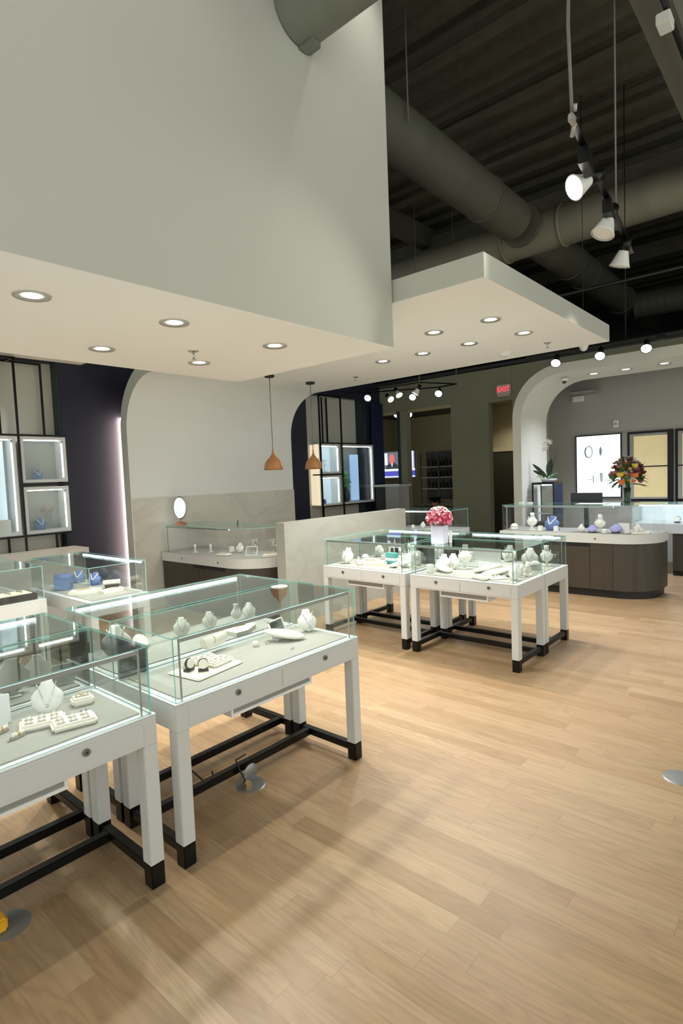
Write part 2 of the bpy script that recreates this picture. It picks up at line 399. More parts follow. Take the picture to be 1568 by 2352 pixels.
# open black upper volume: deck, walls
b = MB()
y = -4.0
for i in range(46):                      # corrugated deck, ribs run along y
    x = -3 + i*.46
    b.extrude([(x,6.38),(x+.05,6.30),(x+.20,6.30),(x+.25,6.38),(x+.46,6.38),(x+.46,6.42),(x,6.42)], 1, -5, 14, 'deck')
struct(b.build('ceiling'), 'dark corrugated metal roof deck')
b = MB().box((18,-5,3.3),(18.1,14,6.4),'black'); b.box((-3,14,3.3),(18,14.1,6.4),'black')
b.box((9.65,-4,3.5),(18,14,3.56),'black'); b.box((-2,7.3,3.5),(9.65,14,3.56),'black'); b.box((18,-5.1,3.3),(10.7,-5,6.4),'black')
struct(b.build('wall_upper'), 'black walls and lids around the open ceiling')
# room beyond the shop window
b = MB().box((12.6,5.3,0),(12.7,9.5,3.3),'room_wall').box((9.65,9.0,0),(12.6,9.1,3.3),'room_wall').box((9.65,5.47,3.1),(12.6,9,3.2),'black')
struct(b.build('wall_room'), 'dim tan room seen through the end opening')

# structural steel and ducts -------------------------------------------------
def duct(name, p, q, r, m, label, bands=(), grp=None):
    t = thing(name, label, 'duct', (0,0,0), 0, grp)
    b = MB(); p = Vector(p); q = Vector(q); L = (q-p).length; d = (q-p)/L
    n = int(L/.16); pts = []; rs = []
    for i in range(n+1):
        for e, dr in ((0,.0),(.02,.006),(.04,.0)):
            s_ = min(i*.16+e, L); pts.append(p+d*s_); rs.append(r+dr)
    b.tube(pts, rs, m, 28).build('duct_shell', t)
    for s_ in bands:
        MB().cyl(p+d*s_, p+d*(s_+.05), r+.018, m, seg=28).build('duct_band', t)
    return t
def duct_shell(t, p, q, r, m, bands=(), rib=.16, dr_=.006):
    b = MB(); p = Vector(p); q = Vector(q); L = (q-p).length; d = (q-p)/L
    n = int(L/rib); pts = []; rs = []
    for i in range(n+1):
        for e, dr in ((0,.0),(.02,dr_),(.04,.0)):
            s_ = min(i*rib+e, L); pts.append(p+d*s_); rs.append(r+dr)
    o = b.tube(pts, rs, m, 32).build('duct_shell', t)
    for s_ in bands: MB().cyl(p+d*s_, p+d*(s_+.05), r+.018, m, seg=32).build('duct_band', o)
t = thing('spiral_duct', 'long olive grey spiral duct with tee branches running back over the canopy', 'duct')
duct_shell(t, (3.67,3.60,5.31), (9.0,3.60,5.31), .285, 'duct', (3.6,4.8), .9, .003)
duct_shell(t, (9.0,3.60,5.31), (16.2,3.60,5.31), .285, 'duct', (1.6,2.4,4.8), .12, .008)
duct_shell(t, (8.95,-3.5,5.36), (8.95,12,5.22), .29, 'duct_light', (6.6,7.5), .9, .003)
duct_shell(t, (14.2,3.4,5.2), (14.9,-4.5,5.2), .28, 'duct', (1.0,))
# short duct stub sticking out of the bulkhead
t = thing('duct_stub', 'cut grey green duct stub coming through the bulkhead face at the top', 'duct')
MB().cyl((2.72,2.58,4.57),(2.72,.9,4.57),.195,'duct_pale',seg=36,caps=False).cyl((2.72,2.58,4.57),(2.72,.9,4.57),.187,'duct_pale',seg=36,caps=False).build('duct_shell', t)
MB().box((2.73,2.47,4.36),(2.80,2.585,4.40),'duct_pale').box((2.80,2.49,4.37),(2.83,2.585,4.41),'duct_pale').cyl((2.81,2.50,4.43),(2.80,2.42,4.43),.022,'black',seg=10).build('hanger_bracket', t)
def beam(x0,y0,z0,x1,y1,z1,m,label): return tag(MB().box((x0,y0,z0),(x1,y1,z1),m).build('roof_beam'), label, 'beam')
beam(4.4,.97,5.2,18,1.22,5.55,'beam_grey','wide grey steel roof beam at the top right corner')
beam(-2,5.6,5.75,18,5.78,6.1,'deck','dark roof beam running behind the long spiral duct')
beam(9.2,-4,5.66,9.4,14,5.95,'deck','dark steel joist crossing over the far half of the ceiling')
beam(12.6,-4,5.66,12.8,14,5.95,'deck','dark steel joist nearest the black back of the ceiling')
for i, x in enumerate((4.4, 5.6, 6.8, 8.0, 10.2, 11.4)):
    tag(MB().box((x,-4,6.05),(x+.09,14,6.12),'deck').box((x,-4,6.22),(x+.09,14,6.3),'deck').build('roof_purlin'), 'thin dark purlin under the roof deck', 'purlin', 'thin purlins under the roof deck')
def rod(x, y, z0, z1, label, r=.009, m='wire_grey'): return tag(MB().cyl((x,y,z0),(x,y,z1),r,m,seg=8).build('hanger_rod'), label, 'rod')
rod(5.02,3.28,5.2,6.3,'thin rod hanging beside the bulkhead edge above the spiral duct')
rod(4.9,4.3,3.15,6.3,'thin rod hanging left of the canopy corner below the duct')
# white junction box with conduit on the beam
t = thing('junction_box', 'white junction box on a dark conduit beside the roof beam', 'electrical box', (5.19,1.02,5.06))
MB().box((-.07,-.05,-.05),(.09,.05,.03),'track_white',.006).build('box_body', t)
MB().tube([(-1.4,-.02,.06),(.0,-.02,.06),(2.2,-.02,.06)],.022,'dark_metal').build('conduit', t)
# hanging sprinkler pipes
for (y_, z_, lab) in ((5.1,4.55,'thin black sprinkler pipe behind the cross duct'),(2.2,5.75,'thin black sprinkler pipe above the track lights')):
    tag(MB().cyl((9.9,y_-4,z_),(9.9,y_+6,z_),.03,'dark_metal',seg=10).build('sprinkler_pipe'), lab, 'pipe')
tag(MB().cyl((4.0,5.0,4.2),(9.0,5.0,4.2),.025,'dark_metal',seg=10).build('sprinkler_pipe'), 'thin black sprinkler pipe running above the canopy slab', 'pipe')

# ------------------------------------------------------------------ recessed lights
def can_proto():
    t = thing('recessed_downlight', '', 'ceiling light')
    MB().lathe([(.062,.002),(.088,-.006),(.092,0),(.090,.003),(.066,.006)],'can_trim',seg=32).build('trim_ring', t)
    MB().lathe([(.064,.0),(.060,.015),(.056,.03)],'can_baffle',seg=32).build('baffle', t)
    MB().lathe([(0,-.002),(.03,-.001),(.050,.002),(.056,.010)],'can_lens',seg=32).build('lens', t)
    return t
can0 = can_proto(); first_can = [True]
def can(x, y, z, label, watts=CAN_W, group='recessed downlights in the pale soffits', col=WARM):
    if first_can[0]: t = can0; t.location = (x,y,z); t['label'] = label; t['group'] = group; first_can[0] = False
    else: t = dup(can0, (x,y,z), 0, label, group)
    spot('downlight_lamp', t, (0,0,-.03), (0,0,-1), watts, 125, .8, .055, col)
    return t
box_cans = [(1.208,3.09,'nearest recessed downlight, at the far left of the low bulkhead soffit'),
 (2.015,3.06,'middle of the three front downlights under the low bulkhead'),
 (2.90,3.12,'front downlight nearest the right corner of the low bulkhead soffit'),
 (2.003,3.97,'rear downlight on the left under the low bulkhead'),
 (2.82,3.955,'rear downlight just behind the sprinkler under the low bulkhead')]
for x, y, l in box_cans: can(x, y, 2.628, l)
can(1.2, 3.97, 2.628, 'rear downlight of the low bulkhead beyond the left frame edge')
slab_cans = [(4.75,2.885,'canopy downlight nearest the bulkhead corner'),(4.75,2.303,'frontmost canopy downlight, highest in the photo'),
 (5.47,2.303,'canopy downlight nearest the right edge of the canopy'),(5.447,2.887,'canopy downlight in the middle of the right row'),
 (5.468,3.473,'canopy downlight third along the right row'),(5.455,4.02,'fourth and farthest visible downlight of the canopy right row'),
 (4.75,3.47,'canopy downlight hidden behind the bulkhead corner')]
for x, y, l in slab_cans: can(x, y, 2.978, l)
for x, y, l in [(8.70,2.634,'leftmost small downlight inside the portal top'),(8.72,2.209,'middle small downlight inside the portal top'),(8.68,1.722,'right small downlight inside the portal top')]:
    can(x, y, 2.983, l, CAN_W*1.3, 'small downlights inside the portal', (.60,.72,1.0))
can(1.72, 6.95, 3.163, 'small downlight over the left wall niche', 10, 'niche downlight')

def sprinkler(x, y, z, label, long_=.05):
    t = thing('fire_sprinkler', label, 'sprinkler', (x,y,z))
    MB().lathe([(0,-.004),(.035,-.006),(.04,0),(.04,.0)],'chrome',seg=20).build('escutcheon', t)
    MB().cyl((0,0,-.005),(0,0,-long_),.008,'chrome',seg=8).build('pipe_drop', t)
    MB().cyl((0,0,-long_-.004),(0,0,-long_),.018,'chrome',seg=12).build('deflector', t)
sprinkler(2.541,3.628,2.63,'chrome sprinkler head under the low bulkhead',.06)
sprinkler(6.09,2.309,2.98,'small sprinkler head under the canopy right edge')
sprinkler(6.004,4.894,2.98,'small sprinkler head at the back of the canopy near the arch')
t = thing('smoke_detector', 'round white smoke detector under the canopy', 'smoke detector', (6.19,2.84,2.98))
MB().lathe([(0,-.045),(.045,-.043),(.06,-.03),(.07,-.01),(.07,0)],'track_white',seg=24).build('detector_body', t)
MB().cyl((.03,0,-.046),(.03,0,-.044),.006,'charcoal',seg=8).build('sensor_dot', t)

can(10.3,4.75,2.99,'added unseen downlight brightening the corridor behind the end wall',14,'added corridor light')  # downlight added to brighten the corridor, itself out of view
struct(MB().box((9.65,4.24,3.0),(11.0,5.4,3.1),'room_wall').build('ceiling_corridor'),'corridor ceiling')
mat('led_blue', (1,1,1), .4, emit=(.55,.66,1), es=26)
tag(MB().box((9.02,3.505,.2),(9.04,3.525,1.32),'led_blue').build('added_portal_strip'), 'unseen cool blue strip added behind the tower showcase to tint the portal leg', 'light strip')  # hidden strip added to throw bluish light on the portal leg
# pendants ------------------------------------------------------------------
def pendant(x, y, label, drop, first=None):
    if first: return dup(first, (x,y,2.978), 0, label)
    t = thing('pendant_lamp', label, 'pendant lamp', (x,y,2.978), 0, 'copper bell pendants over the counter')
    MB().lathe([(0,-.03),(.055,-.028),(.065,-.02),(.065,.0)],'dark_metal',seg=24).build('canopy_cap', t)
    MB().cyl((0,0,-.02),(0,0,-drop),.005,'wire_grey',seg=8).build('cord', t)
    z = -drop
    MB().lathe([(.008,z+.04),(.010,z),(.018,z-.03),(.045,z-.07),(.085,z-.105),(.110,z-.15),(.121,z-.20),(.122,z-.235),(.118,z-.235),(.117,z-.20),(.105,z-.15),(.08,z-.11),(.04,z-.075)],'copper_shade',seg=32).build('shade', t)
    MB().lathe([(0,z-.222),(.06,z-.224),(.114,z-.230)],'shade_inside',seg=24).build('lit_diffuser', t)
    return t
p0 = pendant(4.977,5.487,'left copper bell pendant hanging in front of the pale wall',.98)
pendant(5.797,5.549,'right copper bell pendant hanging in front of the dark arch',.98,p0)
for x,y in ((4.977,5.487),(5.797,5.549)): pass

# track lights ---------------------------------------------------------------
def head(parent, loc, aim, lit, cone_m='track_white', watts=TRACK_W, s=1.0, real=True, name='lamp_head'):
    """a cone shaped track head; aim is a direction, loc the top pivot"""
    aim = Vector(aim).normalized(); b = MB()
    p = Vector(loc)
    b.cyl(p, p+Vector((0,0,-.05*s)), .012*s, 'black_metal', seg=8)
    q = p+Vector((0,0,-.06*s))
    b.cyl(q-aim*.05*s, q+aim*.03*s, .034*s, 'black_metal', seg=14)
    b.lathe([(.030*s,.03*s),(.036*s,.045*s),(.060*s,.115*s),(.066*s,.125*s),(.060*s,.127*s)], cone_m, q, 20, aim)
    o = b.build(name, parent)
    l = MB().lathe([(0,.122*s),(.03*s,.124*s),(.058*s,.120*s)], 'bulb' if lit else 'track_white', q, 20, aim).build('lamp_face', o)
    if real: spot('track_lamp', parent, q+aim*.14*s, q+aim*1.5, watts, 75, .8, .05)
    return o
t = thing('track_light', 'long black track hanging on a cable with three white cone lamps', 'track light', (3.42,1.13,3.60))
tr = Vector((2.42,.29,0)); L = tr.length; dr = tr/L; ang = math.atan2(dr.y, dr.x)
bar = MB().box((0,-.018,-.012),(L,.018,.012),'black_metal').build('track_bar', t); bar.rotation_euler.z = ang
MB().box((-.05,-.015,-.02),(.03,.015,.025),'steel',.006).cyl((.02,0,.0),(.06,.03,-.05),.012,'steel',seg=10).cyl((-.03,-.02,.03),(-.05,-.03,.06),.01,'steel',seg=10).build('feed_bracket', t)
MB().tube([(-.02,0,.02),(-.035,.01,.5),(-.015,.0,1.1),(.0,.0,2.7)],.010,'wire_grey').build('feed_cable', t)
MB().cyl(dr*1.52+Vector((0,0,.01)),dr*1.52+Vector((0,0,2.7)),.007,'wire_grey',seg=8).build('support_rod', t)
MB().box((.25,-.03,-.12),(.47,.03,-.02),'black_metal',.004).build('driver_box', t).rotation_euler.z = ang
MB().box((1.08,-.03,-.12),(1.28,.03,-.02),'black_metal',.004).build('driver_box', t).rotation_euler.z = ang
head(t, dr*.58+Vector((0,0,.0)), (-.66,.52,-.45), True, s=1.25)
head(t, dr*1.24+Vector((0,0,.0)), (-.35,.25,-.95), False, s=1.3)
head(t, dr*2.0+Vector((0,0,.0)), (.05,.30,-.95), False, s=1.3)
# far front track by the portal
t = thing('track_light', 'black far track with three glowing lamps in front of the portal', 'track light', (7.9,1.2,3.22))
MB().box((-.02,0,-.012),(.02,2.1,.012),'black_metal').build('track_bar', t)
MB().box((-.02,.35,-.06),(.02,.45,-.01),'black_metal').build('driver_box', t)
for y_ in (1.67,1.10,.56): head(t, (0,y_,-.02), (-.72,-.12,-.62), True, 'black_metal', TRACK_W*.5, 1.0)
MB().cyl((0,.80,.01),(0,.80,3.1),.006,'dark_metal',seg=6).build('support_rod', t)
t = thing('egg_fixture', 'white egg shaped fixture hanging at the canopy corner', 'light fixture', (7.7,2.45,3.24))
MB().lathe([(0,-.105),(.035,-.09),(.058,-.04),(.060,.0),(.050,.05),(.028,.085),(0,.10)],'track_white',seg=24).build('egg_shade', t)
MB().cyl((0,0,.09),(0,0,3.06),.004,'dark_metal',seg=6).build('cord', t)
# triangular track at the back
t = thing('track_light', 'black triangular track cluster of small lamps in the back left', 'track light', (8.0,5.0,3.15))
MB().cyl((.05,.2,.01),(.05,.2,3.15),.006,'wire_grey',seg=6).cyl((.75,-.1,.01),(.75,-.1,3.15),.006,'wire_grey',seg=6).build('support_rod', t)
MB().tube([(0,1.75,0),(.05,.2,0),(.75,-.1,0),(.80,.3,0),(.1,1.6,0)],.012,'black_metal').build('track_bar', t)
for p, aim, on in (((.10,1.30,-.02),(-.8,-.3,-.5),1),((.50,1.18,-.02),(-.3,-.8,-.6),1),((.04,.66,-.02),(-.2,-.6,-.75),1),((.72,.76,-.02),(-.8,-.3,-.5),1),((.10,.24,-.02),(-.3,.5,-.8),1),((.75,.24,-.02),(-.8,-.3,-.5),1)):
    head(t, p, aim, True, 'track_white', TRACK_W*.22, .95)
t = thing('track_light', 'two glowing lamps on the ceiling of the dim room behind the end wall', 'track light', (10.4,7.2,3.085))
MB().box((0,.0,-.012),(.45,.03,.012),'black_metal').build('track_bar', t)
head(t, (.10,.2,0), (-.75,-.5,-.4), True, 'track_white', 45, 1.1); head(t, (.38,.06,0), (-.8,-.5,-.4), True, 'track_white', 45, 1.1)
# tracks over the open floor, above and behind the photographer (the same ceiling row continues)
for i, (x,y,z,ax) in enumerate(((6.4,-.6,3.6,'far right'),)):
    t = thing('track_light', 'track light over the open %s floor above the frame' % ax, 'track light', (x,y,z))
    MB().box((-.6,-.018,-.012),(.6,.018,.012),'black_metal').build('track_bar', t)
    head(t, (-.35,0,-.02), (.15,-.1,-1), True, s=1.2, watts=TRACK_W*.6); head(t, (.35,0,-.02), (.1,.15,-1), True, s=1.2, watts=TRACK_W*.6)
    MB().cyl((0,0,0),(0,0,2.7),.007,'wire_grey',seg=6).build('support_rod', t)
# unseen high track added by the bulkhead face to shape the floor shadow edge
t = thing('track_light', 'added unseen track light high along the bulkhead face above the frame', 'track light', (-1.2,2.36,6.0))
MB().box((0,-.018,-.012),(4.9,.018,.012),'black_metal').build('track_bar', t)
MB().cyl((.5,0,0),(.5,0,.3),.007,'wire_grey',seg=6).cyl((4.4,0,0),(4.4,0,.3),.007,'wire_grey',seg=6).build('support_rod', t)
for x_ in (.4,1.5,2.5,4.55): head(t, (x_,0,-.02), (.04,-.14,-1), True, s=1.2, watts=HIGH_W)

# wall wash strip behind the canopy wall edge
tag(MB().box((3.772,7.075,.02),(3.792,7.10,2.53),'led_wall').build('wall_wash_strip'), 'vertical glowing light strip along the left edge of the middle wall', 'light strip')

# ------------------------------------------------------------------ glass showcases (tables)
ZB, ZT = .72, 1.0
def showcase(L, D, name='display_table'):
    """origin at the front left corner on the floor, x = length, y = depth, front faces -y"""
    t = thing(name, '', 'display table')
    lg = .062
    for (x,y) in ((0,0),(L-lg,0),(0,D-lg),(L-lg,D-lg)):
        l = MB().box((x,y,.10),(x+lg,y+lg,.60),'white_lacquer',.003).build('leg', t)
        MB().box((x+.001,y+.001,0),(x+lg-.001,y+lg-.001,.10),'black_metal',.003).build('leg_shoe', l)
    for x in (0.01, L-lg+.01): MB().box((x,lg,.05),(x+.042,D-lg,.09),'black_metal',.003).build('side_rail', t)
    MB().box((.052,D*.72,.05),(L-.052,D*.72+.042,.09),'black_metal',.003).build('long_stretcher', t)
    a = MB()
    a.box((0,0,.60),(L,D,ZB-.004),'white_lacquer',.003)
    a.box((.06,-.004,.615),(L*.5-.003,.002,ZB-.02),'white_lacquer',.001); a.box((L*.5+.003,-.004,.615),(L-.06,.002,ZB-.02),'white_lacquer',.001)
    ap = a.build('table_body', t)
    for x in (L*.27, L*.76):
        MB().cyl((x,-.004,.675),(x,-.012,.675),.014,'lock_metal',seg=16).cyl((x,-.012,.675),(x,-.014,.675),.005,'charcoal',seg=8).build('lock', t)
    MB().box((.0,.0,ZB-.004),(L,D,ZB),'white_edge').build('rim', t)
    MB().box((.045,.045,ZB),(L-.045,D-.045,ZB+.006),'deck_fabric').build('display_deck', t)
    # sliding tray under the body
    b = MB(); x0, x1 = L*.27, L*.72
    b.box((x0+.012,.065,.552),(x1-.012,.36,.599),'tray_grey')
    for a_, c_ in (((x0,.055,.538),(x1,.36,.552)),((x0,.055,.552),(x0+.012,.36,.599)),((x1-.012,.055,.552),(x1,.36,.599))): b.box(a_, c_, 'white_edge')
    b.build('under_tray', t)
    g = .006; e = .012
    gl = MB()
    gl.pane((e,e,ZB),(L-e,e+g,ZT-g)); gl.pane((e,D-e-g,ZB),(L-e,D-e,ZT-g)); gl.pane((e,e+g,ZB),(e+g,D-e-g,ZT-g)); gl.pane((L-e-g,e+g,ZB),(L-e,D-e-g,ZT-g))
    gb = gl.build('glass_walls', t)
    MB().pane((e-.002,e-.002,ZT-g),(L-e+.002,D-e+.002,ZT)).build('glass_top', t)
    # light rail under the front edge of the top, glowing inwards, on two thin posts
    r = MB(); z = ZT-.028
    r.box((.05,e+g+.004,z),(L-.05,e+g+.010,z+.016),'rail_metal'); r.build('light_rail', t)
    MB().box((.06,e+g+.010,z),(L-.06,e+g+.020,z+.013),'led').build('led_strip', t)
    for x in (.045, L-.051): MB().box((x,e+g+.004,ZB),(x+.006,e+g+.010,z+.016),'rail_metal').build('rail_post', t)
    return t
LN, DN, LF, DF = 1.205, .515, 1.035, .565
A0 = showcase(LN, DN); B0 = showcase(LF, DF)
def place(t, loc, rot, label, group, first=False):
    if first: t.location = loc; t.rotation_euler.z = rot; t['label'] = label; t['group'] = group; return t
    return dup(t, loc, rot, label, group)
NY0, NY1 = 2.06, 2.595     # row lines of the near island
g = 'glass display tables of the near island'
place(A0, (1.255,NY0,0), 0, 'front right display table of the near island, with a large cream board inside', g, True)
place(A0, (-.04,NY0,0), 0, 'front left display table cut by the frame edge, with white bust and ring trays', g)
place(A0, (1.255+LN,NY1+DN,0), PI, 'rear right near island table whose far top edge glows', g)
place(A0, (-.04+LN,NY1+DN,0), PI, 'rear left display table of the near island, seen through the front left one', g)
# far island: long side along y, fronts face -x and +x
FX = 4.27; g = 'glass display tables of the far island'
place(B0, (FX,2.925,0), -PI/2, 'far island display table closest to the camera, crowded with cream busts and trays', g, True)
place(B0, (FX,4.015,0), -PI/2, 'far island front display table at the left end, with a teal bag inside', g)
place(B0, (FX+.575+DF,1.89,0), PI/2, 'far island rear display table at the right end', g)
place(B0, (FX+.575+DF,2.98,0), PI/2, 'far island rear table hidden behind the one with the teal bag', g)
# left rear island
g = 'glass display tables of the left rear island'
place(A0, (1.985+.53,4.43,0), PI/2, 'display table with blue boxes inside, glowing rail on its right edge', g)
place(A0, (1.37,6.18,0), -PI/2, 'rear left display table at the frame edge with a dark tray inside', g)

# ------------------------------------------------------------------ counters with curved ends
def offset_path(x0, x1, y0, y1, r, d=0):
    """plan outline of a counter running along y, its front (x0) meets the near end (y0) in a round corner"""
    x0 += d; y0 += d; r = max(r-d, .02); x1 -= d*.0; y1 -= d
    return arc(x0+r, y0+r, r, 3*PI/2, PI, 14)[::1] + [(x0,y1),(x1,y1),(x1,y0)]
def counter(name, label, x0, x1, y0, y1, r, zb, zt, base_m, slot=None, zw=.11, seams=(), glass_d=.03, top=True):
    t = thing(name, label, 'display counter')
    MB().prism(offset_path(x0,x1,y0,y1,r,.05), .0, .10, 'black').build('plinth', t)
    MB().prism(offset_path(x0,x1,y0,y1,r,.012), .10, zb-zw, base_m).build('cabinet_body', t)
    MB().prism(offset_path(x0,x1,y0,y1,r,0), zb-zw, zb, 'white_lacquer', 'deck_fabric').build('white_band', t)
    if slot: MB().box((x0+.004,slot[0],zb-zw-.045),(x0+.02,slot[1],zb-zw-.004),'black').build('reveal_slot', t)
    for y in seams: MB().box((x0+.0095,y-.002,.08),(x0+.013,y+.002,zb-zw-.002),'black').build('panel_seam', t)
    for y in (y0+(y1-y0)*.35, y0+(y1-y0)*.75): MB().cyl((x0,y,zb-.06),(x0-.006,y,zb-.06),.011,'lock_metal',seg=12).build('lock', t)
    # glass hood
    o = offset_path(x0,x1,y0,y1,r,glass_d); i_ = offset_path(x0,x1,y0,y1,r,glass_d+.008); b = MB(); n = len(o)
    segs = list(range(0,15)) + [] # curved part, front, far end; back closed too
    for k in range(n):
        k2 = (k+1) % n
        a, c, e, f = o[k], o[k2], i_[k2], i_[k]
        b.faces([(a[0],a[1],zb),(c[0],c[1],zb),(c[0],c[1],zt-.01),(a[0],a[1],zt-.01)],[(0,1,2,3)],'pane_clear',k < 14)
    b.build('glass_walls', t)
    tp = MB(); tp.prism(o, zt-.008, zt, 'pane_edge', 'pane'); ob = tp.build('glass_top', t)
    for p in ob.data.polygons:
        if abs(p.normal.z) > .9: p.material_index = [m.name for m in ob.data.materials].index('pane')
    MB().box((x0+.045,y0+r,zt-.03),(x0+.055,y1-.06,zt-.014),'rail_metal').build('light_rail', t)
    MB().box((x0+.055,y0+r,zt-.028),(x0+.065,y1-.06,zt-.016),'led').build('led_strip', t)
    MB().box((x0+.05,y1-.09,zb),(x0+.06,y1-.08,zt-.014),'rail_metal').build('rail_post', t)
    return t
counter('curved_counter','curved dark counter with glass hood below the left pendant, against the middle wall',4.05,4.72,4.86,6.76,.50,.735,1.09,'dark_wood',(5.42,6.05),.115,(5.95,))
counter('curved_counter','long dark wood counter with rounded near end in front of the portal',7.35,8.02,1.55,3.50,.48,.80,1.155,'dark_wood',(2.30,3.0),.115,(2.03,2.30))
# straight back counter under the gold windows
t = thing('wall_counter', 'straight dark counter with white lit showcase under the gold windows', 'display counter', (9.32,0,0))
MB().box((.03,-3.5,0),(.6,1.75,.075),'black').build('plinth', t)
MB().box((.0,-3.5,.075),(.6,1.75,.62),'dark_wood').build('cabinet_body', t)
MB().box((-.01,-3.5,.62),(.62,2.3,.76),'white_lacquer',.003).build('white_band', t)
gl = MB(); gl.pane((.0,-3.48,.76),(.008,2.28,1.04),'pane_clear'); gl.pane((.0,-3.5,1.04),(.6,2.3,1.048),'pane_clear'); gl.pane((.0,2.28,.76),(.6,2.288,1.04),'pane_clear'); gl.build('glass_walls', t)
MB().box((.585,-3.5,.76),(.60,2.29,1.04),'glass_white').build('back_panel', t)
MB().box((.03,-3.4,1.02),(.045,2.2,1.035),'led').build('led_strip', t)
# small rear counter beyond the partition
t = thing('rear_counter', 'short glass hooded counter just past the end of the marble partition', 'display counter', (7.25,4.2,0))
MB().box((.0,.0,.06),(.5,1.1,.68),'dark_wood').build('cabinet_body', t); MB().box((.03,.02,0),(.5,1.08,.06),'black').build('plinth', t)
MB().box((-.01,-.01,.68),(.52,1.11,.79),'white_lacquer',.003).build('white_band', t)
gl = MB(); gl.pane((.0,.0,.79),(.008,1.1,1.075),'pane_clear'); gl.pane((.0,.0,1.075),(.5,1.1,1.083)); gl.pane((.008,.0,.79),(.5,.008,1.075),'pane_clear'); gl.pane((.492,.008,.79),(.5,1.1,1.075),'pane_clear'); gl.build('glass_walls', t)
MB().box((.02,.04,1.05),(.032,1.06,1.062),'led').build('led_strip', t)
# tall steel cabinet with white top by the curtain
t = thing('steel_pedestal', 'narrow steel pedestal with a white top under the television', 'pedestal', (9.0,6.34,0))
MB().box((0,.02,0),(.35,.34,1.40),'steel').build('steel_panel', t); MB().box((.02,.34,0),(.35,.60,1.40),'charcoal').build('side_panel', t)
MB().box((-.03,-.02,1.40),(.38,.64,1.44),'white_lacquer',.003).build('top', t)
# orchid pedestal case in the portal
t = thing('tower_showcase', 'black framed tower showcase under the orchid inside the portal', 'showcase', (8.42,3.13,0))
MB().box((.0,.0,.0),(.36,.34,.82),'charcoal').build('base_cabinet', t)
f = MB()
for (x,y) in ((0,0),(0,.32),(.34,0),(.34,.32)): f.box((x,y,.82),(x+.02,y+.02,1.40),'black_metal')
f.box((0,0,1.40),(.36,.34,1.43),'black_metal'); f.box((.34,.02,.82),(.355,.32,1.40),'niche_panel'); f.box((.02,.0,.82),(.34,.012,1.40),'navy_curtain'); f.build('frame', t)
gl = MB(); gl.pane((.004,.02,.82),(.010,.32,1.40),'pane_clear'); gl.build('glass_walls', t)
MB().box((.02,.05,1.385),(.05,.20,1.398),'led_cube').build('led_strip', t)
MB().box((.02,.02,.95),(.34,.32,.958),'white_plastic').build('shelf', t)

# ------------------------------------------------------------------ jewellery props: prototypes
def shield(w, h, lean, thick=.022, neck=True, m='white_velvet', bulge=.03):
    tilt = lean; lean = min(lean, .45)
    """a necklace bust: a shield outline with a bulging front, leaning back"""
    b = MB(); nu, nv = 12, 12; vs = []; fs = []
    def half(v):   # half width at height v (0 bottom .. 1 top)
        if neck:
            if v < .62: return w*.5*math.sin(PI*.5*min(1,(v/.50)**.6 if v>0 else 0)) * (1 if v < .5 else 1-(v-.5)*.6)
            return w*.5*(.93 - .60*math.sin(PI*.5*(v-.62)/.38)**.8)
        return w*.5*max(0, math.sin(PI*min(1,(v*.96+.02))))**.55
    for side in (0,1):
        for j in range(nv+1):
            v = j/nv; hw = max(half(v), w*.06)
            for i in range(nu+1):
                u = -1+2*i/nu; z = v*h; x = u*hw
                y = -bulge*(1-u*u)*math.sin(PI*min(1,v*.9+.1)) if side == 0 else thick*.6
                vs.append((x, y + z*math.tan(lean), z))
    n = (nu+1)*(nv+1)
    for j in range(nv):
        for i in range(nu):
            a = j*(nu+1)+i; fs.append((a,a+1,a+nu+2,a+nu+1)); fs.append((n+a,n+a+nu+1,n+a+nu+2,n+a+1))
    for j in range(nv):
        for i in (0,nu):
            a = j*(nu+1)+i; fs.append((a,a+nu+1,n+a+nu+1,n+a))
    for i in range(nu):
        fs.append((i,n+i,n+i+1,i+1)); a = nv*(nu+1)+i; fs.append((a,a+1,n+a+1,n+a))
    b.faces(vs, fs, m, True)
    if tilt > .45: b.xform(Matrix.Translation((0,0,.012))@Matrix.Rotation(-(tilt-.45)*1.35,4,'X'))
    return b
def chain(parent, w, h, lean, m='silver', drop=.55, bulge=.03, r=.0022, pend=True):
    pts = []
    for i in range(17):
        u = -1+2*i/16; v = .92 - drop*(1-abs(u)**1.6); x = u*w*.26*(.5+.5*v+.2)
        pts.append((x, -bulge*1.05*(1-(2*x/w)**2)*math.sin(PI*min(1,v*.9+.1)) + v*h*math.tan(lean) - .003, v*h))
    c = MB().tube(pts, r, m, 6).build('necklace', parent)
    if pend:
        p = pts[8]; MB().lathe([(0,-.010),(.006,-.004),(.007,.002),(0,.008)],'gem',(p[0],p[1]-.002,p[2]-.008),10).build('pendant', c)
P = {}
